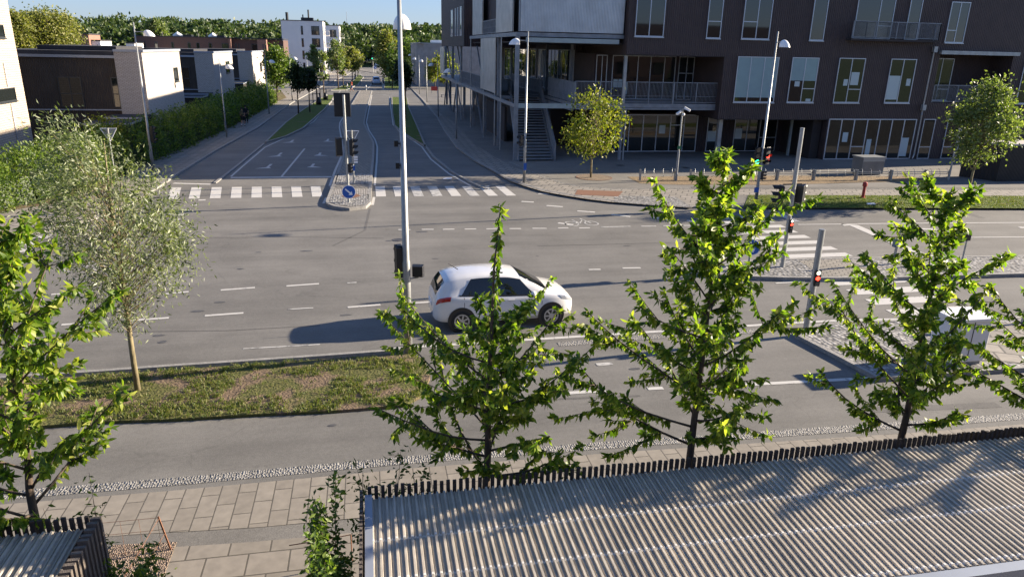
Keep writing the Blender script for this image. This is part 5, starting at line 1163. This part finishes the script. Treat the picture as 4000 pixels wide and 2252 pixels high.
# wood on the ridge: one mass nobody could count
P_ = []; D_ = []; g = np.random.default_rng(77); trunks = MB()
ridge = [(-700,112),(0,106),(300,100),(480,98),(560,104),(700,108),(900,104),(1100,112),(1300,92),(1400,100),(1480,98),(1560,93),(1650,90),(1760,98),(2300,100),(3000,100)]
for li, (dist, drop) in enumerate(((560,0),(500,8),(440,17),(380,28),(330,42),(290,58),(255,78))):
    lo, hi = (-700,2600) if li < 4 else ((-500,1150) if li == 4 else (300,1180))
    x = lo
    while x < hi:
        yt = np.interp(x, [r_[0] for r_ in ridge], [r_[1] for r_ in ridge])+drop+g.normal()*4.5
        if 1280 < x < 1640 and li >= 4: x += 30; continue
        d = ray(x, yt); k_ = (dist*g.uniform(.96,1.04))/math.hypot(d.x, d.y); tp = CAM+d*k_; r_ = g.uniform(3.2,6.0); zt_ = tp.z
        hgt = max(6, zt_) if li > 3 else g.uniform(13,19)
        for lob in range(5):
            c = np.array([tp.x+g.normal()*r_*.5, tp.y+g.normal()*r_*.5, zt_-r_*g.uniform(.5,2.0)]); rl_ = r_*g.uniform(.45,.75); m_ = 120
            v_ = g.normal(size=(m_,3)); v_ /= np.linalg.norm(v_, axis=1, keepdims=True); v_[:,2] = np.abs(v_[:,2])*1.1-.35
            P_.append(c+v_*rl_*g.uniform(.75,1.05,(m_,1))); D_.append(v_+g.normal(size=(m_,3))*.8)
        if li > 3 or li == 3: pass
        x += r_*1.15*F_PX/dist
# lower storey of the wood so that the ground does not show through
for li, (dist, n_) in enumerate(((286,260),(300,260),(320,220),(345,200))):
    for i in range(n_):
        x = g.uniform(-500,2400); d = ray(x, 220); k_ = dist*g.uniform(.97,1.05)/math.hypot(d.x,d.y); b = CAM+d*k_
        if 1400 < x < 1560 and dist < 305: continue
        for lob in range(3):
            c = np.array([b.x+g.normal()*2.5, b.y+g.normal()*2.5, g.uniform(1.5,9)+li*1.6]); m_ = 70; rl_ = g.uniform(2.2,3.8)
            v_ = g.normal(size=(m_,3)); v_ /= np.linalg.norm(v_, axis=1, keepdims=True)
            P_.append(c+v_*rl_); D_.append(v_+g.normal(size=(m_,3))*.8)
fo = leaf_mesh('woodland', np.concatenate(P_), np.concatenate(D_), 1.35, 1.05, m_lf_for)
tag(fo, 'mixed green wood covering the ridge along the whole horizon', 'woodland', kind='stuff')
# grass tufts
def tufts(name, region, n, h, label, gate=None, z0=.07):
    P = []; D = []; g = np.random.default_rng(len(label))
    poly = [Vector((p.x,p.y)) for p in region]; xs = [p.x for p in poly]; ys = [p.y for p in poly]
    def inside(x, y):
        c = False; j = len(poly)-1
        for i in range(len(poly)):
            if (poly[i].y > y) != (poly[j].y > y) and x < (poly[j].x-poly[i].x)*(y-poly[i].y)/(poly[j].y-poly[i].y)+poly[i].x: c = not c
            j = i
        return c
    k = 0
    while k < n:
        x = g.uniform(min(xs), max(xs)); y = g.uniform(min(ys), max(ys))
        if not inside(x, y): continue
        if gate and not gate(x, y, g): continue
        k += 1
        for j in range(6): P.append((x+g.normal()*.03, y+g.normal()*.03, z0)); D.append((g.normal()*.45, g.normal()*.45, 1))
    o = leaf_mesh(name, P, D, h, h*.22, m_blade); return tag(o, label, 'grass', kind='stuff')
from mathutils import noise as mn
bp_ = px(*[p for p in bed], z=.07)
tufts('grass', [Vector((max(p.x,-24),p.y,0)) for p in bp_], 3000, .075, 'patchy grass and weeds on the planting bed', gate=lambda x, y, g: (mn.noise(Vector((x*.9,y*1.6,0)))+.25*(abs(y+33.4)-.5) > .02) or g.random() < .08)
tufts('grass', px((2925,762),(4300,768),(4300,814),(2905,809), z=.11), 4200, .07, 'short sunny grass of the right verge', z0=.11)

# ================================================================== DISTANT MASTS
def pylon(x, yt, yb, dist, label):
    d = ray(x, yb); k_ = dist/math.hypot(d.x,d.y); b = CAM+d*k_; b.z = 8; zt_ = b.z
    d2 = ray(x, yt); tp = CAM+d2*(dist/math.hypot(d2.x,d2.y)); t = thing('pylon', (b.x,b.y,b.z), label, 'pylon', 'far electricity pylons'); w_ = .6
    mb = MB(); 
    for s_ in (-1,1): mb.bar((b.x+s_*1.8,b.y,b.z),(b.x+s_*.25,b.y,tp.z), .35)
    for f_ in (.55,.75,.92): zz = b.z+(tp.z-b.z)*f_; mb.bar((b.x-4.2,b.y,zz),(b.x+4.2,b.y,zz), .3)
    for f_ in (.1,.3,.5,.7): z1 = b.z+(tp.z-b.z)*f_; z2 = b.z+(tp.z-b.z)*(f_+.18); w1 = 1.8-1.55*f_; mb.bar((b.x-w1,b.y,z1),(b.x+w1*.8,b.y,z2),.2)
    mb.build('lattice', M('far steel',(.30,.33,.38),.8), t)
pylon(391,70,95,900,'far electricity pylon, leftmost of the three above the wood'); pylon(423,64,95,850,'tallest far electricity pylon, middle of the three'); pylon(450,77,98,980,'far electricity pylon, right of the three')
d = ray(1355,90); b = CAM+d*(800/math.hypot(d.x,d.y)); d = ray(1354,46); tp = CAM+d*(800/math.hypot(d.x,d.y)); t_ = thing('radio_mast', (b.x,b.y,8), 'hair thin radio mast on the horizon right of the white towers', 'mast'); MB().tube([(b.x,b.y,8),(b.x,b.y,tp.z)],[.35,.15],6).build('mast', M('far mast',(.28,.3,.36),.8), t_)

# ================================================================== CARS
def carpaint(name, c): return M(name, c, .25, 0, coat=.8, spec=.5)
m_tyre = M('tyre rubber', (.015,.015,.015), .8); m_rim = M('alloy rim', (.42,.43,.45), .3, .7); m_cglass = M('car glass', (.008,.010,.012), .03, 0, spec=.5, ior=1.6)
m_tail = M('tail light', (.35,.015,.012), .2, coat=1); m_headl = M('head light', (.35,.37,.40), .12, .3, coat=1); m_seam = M('panel gap', (.05,.05,.055), .6); m_trim = M('black trim', (.015,.015,.016), .4)
_X = [-2.04,-2.0,-1.88,-1.70,-1.45,-1.1,-.7,-.3,.1,.45,.75,1.0,1.25,1.5,1.75,1.92,2.0,2.04]
def cprof(x):
    I = lambda ys, xs=_X: float(np.interp(x, xs, ys))
    zt_ = I([.80,.98,1.20,1.43,1.50,1.54,1.562,1.562,1.535,1.46,1.31,1.16,1.02,.97,.90,.80,.70,.60])
    zb = I([.72,.88,.98,1.02,1.03,1.01,.98,.96,.945,.935,.93,.925,.93,.91,.86,.77,.67,.58])
    zl = I([.36,.30,.26,.24,.22,.21,.20,.20,.20,.20,.20,.20,.21,.22,.22,.24,.27,.32])
    w_ = I([.50,.66,.79,.835,.855,.865,.865,.865,.865,.865,.865,.862,.858,.84,.78,.68,.57,.46])
    gh = max(0.0, min(1.0, (zt_-zb)/.45)); wr = w_*.93*(1-gh)+.60*gh
    if x < -1.45: wr = min(wr, float(np.interp(x, [-2.04,-1.9,-1.7,-1.45], [.45,.62,.60,.60])))
    return zt_, zb, zl, w_, wr
def csec(x):
    zt_, zb, zl, w_, wr = cprof(x); c = .035
    return [(0,zl),(w_*.80,zl),(w_*.965,zl+.06),(w_*.99,zl+.20),(w_,zl+(zb-zl)*.55),(w_*.985,zb-.12),(w_*.955,zb-.02),(w_*.93,zb),(w_*.93*.55+wr*.45,zb+(zt_-c-.04-zb)*.5),(wr+.012,zt_-c-.05),(wr-.05,zt_-c),(wr*.5,zt_-.008),(0,zt_)]
def cpt(x, t, out=0.0):
    """point of the body side surface, t = section index (fractional); right side y<0"""
    s_ = csec(x); i = min(len(s_)-2, int(t)); f = t-i; y = s_[i][0]*(1-f)+s_[i+1][0]*f; z = s_[i][1]*(1-f)+s_[i+1][1]*f
    dy = s_[i+1][0]-s_[i][0]; dz = s_[i+1][1]-s_[i][1]; L_ = math.hypot(dy, dz) or 1
    return Vector((x, -(y+dz/L_*out), z-dy/L_*out))
def patch(mb, quads, n=6, m_=4, out=.012, mirror=True, skin=.0):
    """quads: list of (x0b,x1b,x1t,x0t,tb,tt): a four sided patch on the body side between section lines tb and tt"""
    for (x0b,x1b,x1t,x0t,tb,tt) in quads:
        for sgn in ((1,-1) if mirror else (1,)):
            vs = []
            for j in range(m_+1):
                f = j/m_; t = tb+(tt-tb)*f
                for i in range(n+1):
                    g_ = i/n; x = (x0b*(1-g_)+x1b*g_)*(1-f)+(x0t*(1-g_)+x1t*g_)*f; p = cpt(x, t, out); vs.append((p.x, p.y*sgn, p.z))
            fs = [(j*(n+1)+i, j*(n+1)+i+1, (j+1)*(n+1)+i+1, (j+1)*(n+1)+i) for j in range(m_) for i in range(n)]
            mb.add(vs, fs if sgn == 1 else [f_[::-1] for f_ in fs])
def car(name, pos, rz, label, paint, group=None, detail=True):
    t = thing(name, (pos[0], pos[1], 0.0), label, 'car', group, rz)
    def B(mb, nm, mat, par=None, **k): return mb.build(nm, mat, par or t, world=False, **k)
    xs = np.concatenate([np.linspace(-2.04,-1.9,4), np.linspace(-1.8,1.8,33), np.linspace(1.88,2.04,5)]); vs = []; k = 25
    for x in xs:
        s_ = csec(float(x)); ring = [(-y, z) for y, z in s_]+[(y, z) for y, z in s_[-2::-1]]
        for y, z in ring: vs.append((float(x), y, z))
    k = len(ring); n = len(xs); fs = [(i*k+j, i*k+j+1, (i+1)*k+j+1, (i+1)*k+j) for i in range(n-1) for j in range(k-1)]
    fs += [tuple(range(k))[::-1], tuple((n-1)*k+j for j in range(k))]
    b = MB(); b.add(vs, fs); body = B(b, 'body', paint, smooth=True)
    for nm, q in (('rear_side_window',[(-1.28,-.30,-.36,-1.0,7.15,8.95)]),('front_side_window',[(-.22,.86,.40,-.28,7.15,8.95)])):
        for sgn in (1,-1):
            mb = MB(); patch(mb, q, out=.010, mirror=False)
            if sgn < 0: mb.v = [Vector((v.x,-v.y,v.z)) for v in mb.v]; mb.f = [f_[::-1] for f_ in mb.f]
            B(mb, nm, m_cglass, smooth=True)
    # windscreen and rear window follow the top surface
    def top_patch(nm, xa, xb, ya, yb, mat, out=.012):
        mb = MB(); N_, K_ = 8, 8; vv = []
        for i in range(N_+1):
            f = i/N_; x = xa+(xb-xa)*f; hw = ya+(yb-ya)*f
            for j in range(K_+1):
                y = -hw+2*hw*j/K_; s_ = csec(x); yy = [p[0] for p in s_[9:]][::-1]; zz = [p[1] for p in s_[9:]][::-1]; z = float(np.interp(abs(y), yy, zz)); vv.append((x, y, z+out))
        mb.add(vv, [(i*(K_+1)+j, (i+1)*(K_+1)+j, (i+1)*(K_+1)+j+1, i*(K_+1)+j+1) for i in range(N_) for j in range(K_)]); return B(mb, nm, mat, smooth=True)
    top_patch('windscreen', .42, 1.22, .55, .66, m_cglass); top_patch('rear_window', -1.97, -1.73, .50, .52, m_cglass, .014)
    for sx in (1.29, -1.29):
        for sy in (-1, 1):
            MBa = MB(); MBa.tube([(sx, sy*.70, .335),(sx, sy*.8685, .335)], .385, 26); B(MBa, 'wheel_arch', m_trim)
            w_ = B(MB().tube([(sx, sy*.70, .315),(sx, sy*.85, .315),(sx, sy*.882, .315)], [.315,.315,.285], 24), 'wheel', m_tyre)
            B(MB().tube([(sx, sy*.883, .315),(sx, sy*.889, .315)], .215, 22), 'rim', m_rim, w_)
            hb = MB()
            for a in range(7):
                th = a*2*math.pi/7; c0 = [(th-.17,.075),(th+.17,.075),(th+.30,.185),(th-.30,.185)]
                hb.add([(sx+r_*math.cos(q), sy*.892, .315+r_*math.sin(q)) for q, r_ in c0], [(0,1,2,3)])
            B(hb, 'rim_opening', m_trim, w_)
    if detail:
        mb = MB(); patch(mb, [(1.62,1.96,1.90,1.48,5.2,6.6)], out=.012); B(mb, 'headlight', m_headl)
        mb = MB(); patch(mb, [(-1.99,-1.60,-1.56,-1.93,5.0,6.6)], out=.012); B(mb, 'tail_light', m_tail)
        for sgn in (1,-1):
            mb = MB()
            for x in (-.27,.98,-1.22): patch(mb, [(x,x+.014,x+.014+(.05 if x > 0 else -.0),x+(.05 if x > 0 else -.0),2.3,7.0)], n=1, out=.004, mirror=False)
            patch(mb, [(-1.23,1.0,1.0,-1.23,2.3,2.40)], n=10, m_=1, out=.0045, mirror=False)
            if sgn < 0: mb.v = [Vector((v.x,-v.y,v.z)) for v in mb.v]; mb.f = [f_[::-1] for f_ in mb.f]
            B(mb, 'door_gap', m_seam)
        mb = MB(); patch(mb, [(-1.35,.95,.95,-1.35,7.0,7.16)], n=12, m_=1, out=.011); B(mb, 'window_trim', m_trim)
        for sy in (-1,1):
            B(MB().box((.02,sy*.875-.012,.845),(.20,sy*.875+.012,.875)), 'door_handle', paint, bevel=.008)
            mb = MB(); mb.tube([(.74,sy*.84,1.0),(.72,sy*.96,1.03),(.72,sy*1.04,1.03)],[.035,.085,.05],10); B(mb, 'mirror', paint, smooth=True)
        B(MB().tube([(-1.25,0,1.56),(-1.52,0,1.74)],[.014,.006],6), 'antenna', m_trim)
        B(MB().box((2.028,-.26,.36),(2.05,.26,.47)), 'number_plate', m_wsign); B(MB().box((-2.055,-.26,.62),(-2.035,.26,.73)), 'number_plate', m_wsign)
        mb = MB(); mb.box((1.93,-.40,.30),(2.035,.40,.36)); B(mb, 'grille', m_trim)
    else:
        mb = MB(); patch(mb, [(-1.99,-1.60,-1.56,-1.93,5.0,6.6)], out=.03); B(mb, 'tail_light', m_tail)
        B(MB().box((-2.07,-.26,.62),(-2.035,.26,.73)), 'number_plate', m_wsign)
    return t
a = at(1801,1293); b = at(2150,1268); d = (b-a).normalized(); nn = Vector((-d.y, d.x, 0)); c = (a+b)/2+nn*.80
car('parked_car' if False else 'hatchback_car', c, math.atan2(d.y, d.x), 'white electric hatchback driving right across the junction behind the cherry tree', carpaint('white car paint', (.68,.67,.65)))
q = at(1470,331); sdv = (at(1470,331)-at(1478,352)); hd = math.atan2(at(1500,300).y-at(1475,350).y, at(1478,300).x-at(1462,350).x)
car('hatchback_car', q+Vector((0,1.8,0)), R(91), 'small pale blue car driving away in the middle of the side street', carpaint('pale blue car paint', (.30,.38,.50)), detail=False)
q = at(1471,261); car('hatchback_car', q, R(97), 'distant white car at the far junction', carpaint('distant white paint', (.6,.6,.6)), detail=False)
for i, (x, y, c_, lb_) in enumerate(((1412,247,(.5,.5,.52),'nearest parked pale car by the wood left of the far junction'),(1421,244,(.15,.2,.3),'dark blue parked car, second in the far row'),(1429,241,(.55,.55,.55),'white parked car, third in the far row'),(1438,238,(.5,.5,.5),'last pale parked car in the far row'))):
    q = at(x, y, 0); car('parked_car', q, R(15), lb_, carpaint('parked paint', c_), 'cars parked before the wood', detail=False)

# ================================================================== PEOPLE
m_skin = M('skin', (.42,.24,.16), .6)
def skinned(name, joints, edges, mat, parent, root_i=0, sub=2):
    me = bpy.data.meshes.new(name); me.from_pydata([j[0] for j in joints], edges, []); o = bpy.data.objects.new(name, me); col.objects.link(o)
    md = o.modifiers.new('skin', 'SKIN'); md.use_smooth_shade = True
    for i, j in enumerate(joints):
        r_ = j[1] if hasattr(j[1], '__len__') else (j[1], j[1]); me.skin_vertices[0].data[i].radius = r_; me.skin_vertices[0].data[i].use_root = (i == root_i)
    sb = o.modifiers.new('sub', 'SUBSURF'); sb.levels = sub; sb.render_levels = sub
    dg = bpy.context.evaluated_depsgraph_get(); m2 = bpy.data.meshes.new_from_object(o.evaluated_get(dg)); o.modifiers.clear(); o.data = m2; m2.materials.clear(); m2.materials.append(mat)
    o.parent = parent; return o
def person(pos, face, H, label, top_c, leg_c, hair_c, stride=.22, shorts=False, sleeves=False, pack=None, socks=False, group=None):
    t = thing('person', pos, label, 'person', group, face); k = H/1.75; s_ = stride
    t.scale = (k,k,k)
    J = [((0,0,.95),.115),((0,.0,1.12),.10),((0,0,1.32),(.135,.10)),((0,0,1.44),.06),((0,0,1.50),.048),((0,.015,1.58),(.075,.085)),((0,.015,1.70),(.065,.075)),
         ((.17,0,1.40),.052),((.225,-.08,1.14),.040),((.24,.03,.92),.030),((.24,.06,.84),.026),((-.17,0,1.40),.052),((-.225,.08,1.14),.040),((-.24,.20,.94),.030),((-.24,.25,.87),.026),
         ((.09,0,.90),.085),((.10,.5*s_,.50),.058),((.10,.95*s_,.09),.038),((.10,.95*s_+.16,.04),.034),
         ((-.09,0,.90),.085),((-.10,.02,.50),.058),((-.10,-1.1*s_,.11),.038),((-.10,-1.1*s_+.15,.04),.034)]
    E_ = [(0,1),(1,2),(2,3),(3,4),(4,5),(5,6),(2,7),(7,8),(8,9),(9,10),(2,11),(11,12),(12,13),(13,14),(0,15),(15,16),(16,17),(17,18),(0,19),(19,20),(20,21),(21,22)]
    skinned('body', J, E_, m_skin, t)
    g_ = lambda i, r_: (J[i][0], r_)
    S = [g_(1,.125),((0,0,.98),.13),g_(2,(.165,.125)),g_(3,.075),g_(7,.068),((.205,-.05,1.22),.056),g_(11,.068),((-.205,.05,1.22),.056)]; SE = [(0,1),(0,2),(2,3),(2,4),(4,5),(2,6),(6,7)]
    if sleeves: S += [((.236,.0,.97),.042),((-.236,.17,.97),.042)]; SE += [(5,8),(7,9)]
    skinned('shirt', S, SE, M('shirt cloth', top_c, .9), t)
    lowf = .55 if shorts else .12
    def leg(i, j2, l_): a_ = Vector(J[i][0]); b_ = Vector(J[i+1][0]); c_ = Vector(J[i+2][0]); return (b_.lerp(a_,.12), c_.lerp(b_, .1))
    r1, r2 = leg(15,0,0), leg(19,0,0)
    T = [((0,0,.95),.128),((.09,0,.88),.10),(tuple(r1[0]),.074 if not shorts else .088),((-.09,0,.88),.10),(tuple(r2[0]),.074 if not shorts else .088)]; TE = [(0,1),(1,2),(0,3),(3,4)]
    if not shorts: T += [(tuple(r1[1]),.055),(tuple(r2[1]),.055)]; TE += [(2,5),(4,6)]
    skinned('shorts' if shorts else 'trousers', T, TE, M('leg cloth', leg_c, .9), t)
    skinned('hair', [((0,-.02,1.66),(.085,.085)),((0,-.01,1.73),(.070,.080)),((0,-.055,1.60),(.060,.04))], [(0,1),(0,2)], M('hair', hair_c, .7), t)
    for i in (17,21):
        a_ = Vector(J[i][0]); b_ = Vector(J[i+1][0]); skinned('shoe', [(tuple(a_+Vector((0,-.03,-.035))),.045),(tuple(b_),.042)], [(0,1)], M('shoe', (.03,.03,.03), .6), t, sub=1)
        if socks: skinned('sock', [(tuple(a_+Vector((0,0,.03))),.050),(tuple(a_.lerp(Vector(J[i-1][0]),.35)),.052)], [(0,1)], m_wsign, t, sub=1)
    if pack: MB().box((-.15,-.27,1.08),(.15,-.11,1.45)).build('backpack', M('backpack cloth', pack, .9), t, world=False, bevel=.04)
    return t
q = at(950.5,494,.1); person(q, R(-12), 1.72, 'person in dark clothes and white socks with an olive backpack walking away beside the hedge', (.015,.014,.018), (.012,.012,.014), (.02,.015,.012), .14, shorts=True, pack=(.12,.10,.05), socks=True)
q = at(964,482,.1); person(q, R(10), 1.72, 'person in black walking in front of the one with the backpack', (.014,.014,.016), (.012,.012,.013), (.02,.015,.012), .16, sleeves=True)
q = at(1375,358,.02); person(q, R(100), 1.85, 'person in orange red shirt and blue shorts crossing the side street', (.55,.07,.03), (.03,.06,.25), (.03,.02,.015), .2, shorts=True)
q = at(1358,357,.02); person(q, R(95), 1.45, 'smaller person in white top stepping across the side street', (.6,.62,.62), (.12,.2,.16), (.10,.06,.03), .35, sleeves=True)
q = at(1284,325,.1); person(q, R(180), 1.75, 'person in dark clothes on the pavement below the nearer white tower', (.03,.04,.06), (.02,.025,.04), (.03,.02,.015), .12, sleeves=True)
# scraps of litter on the road and verge
for (x, y, s_, lb_) in ((1748,697,.28,'flat white scrap on the asphalt beside the right cycle track kerb'),(3401,804,.25,'white paper scrap on the edge of the right grass verge')):
    q = at(x,y,.03); t_ = thing('paper_scrap', (q.x,q.y,.012), lb_, 'litter'); zz_ = .02 if x < 2000 else .13
    MB().add([(q.x-s_,q.y-.1,zz_),(q.x+s_*.8,q.y-.14,zz_+.01),(q.x+s_,q.y+.1,zz_+.05),(q.x-.1,q.y+.16,zz_+.03),(q.x-s_*.9,q.y+.1,zz_)], [(0,1,2,3,4)]).build('sheet', m_wsign, t_)
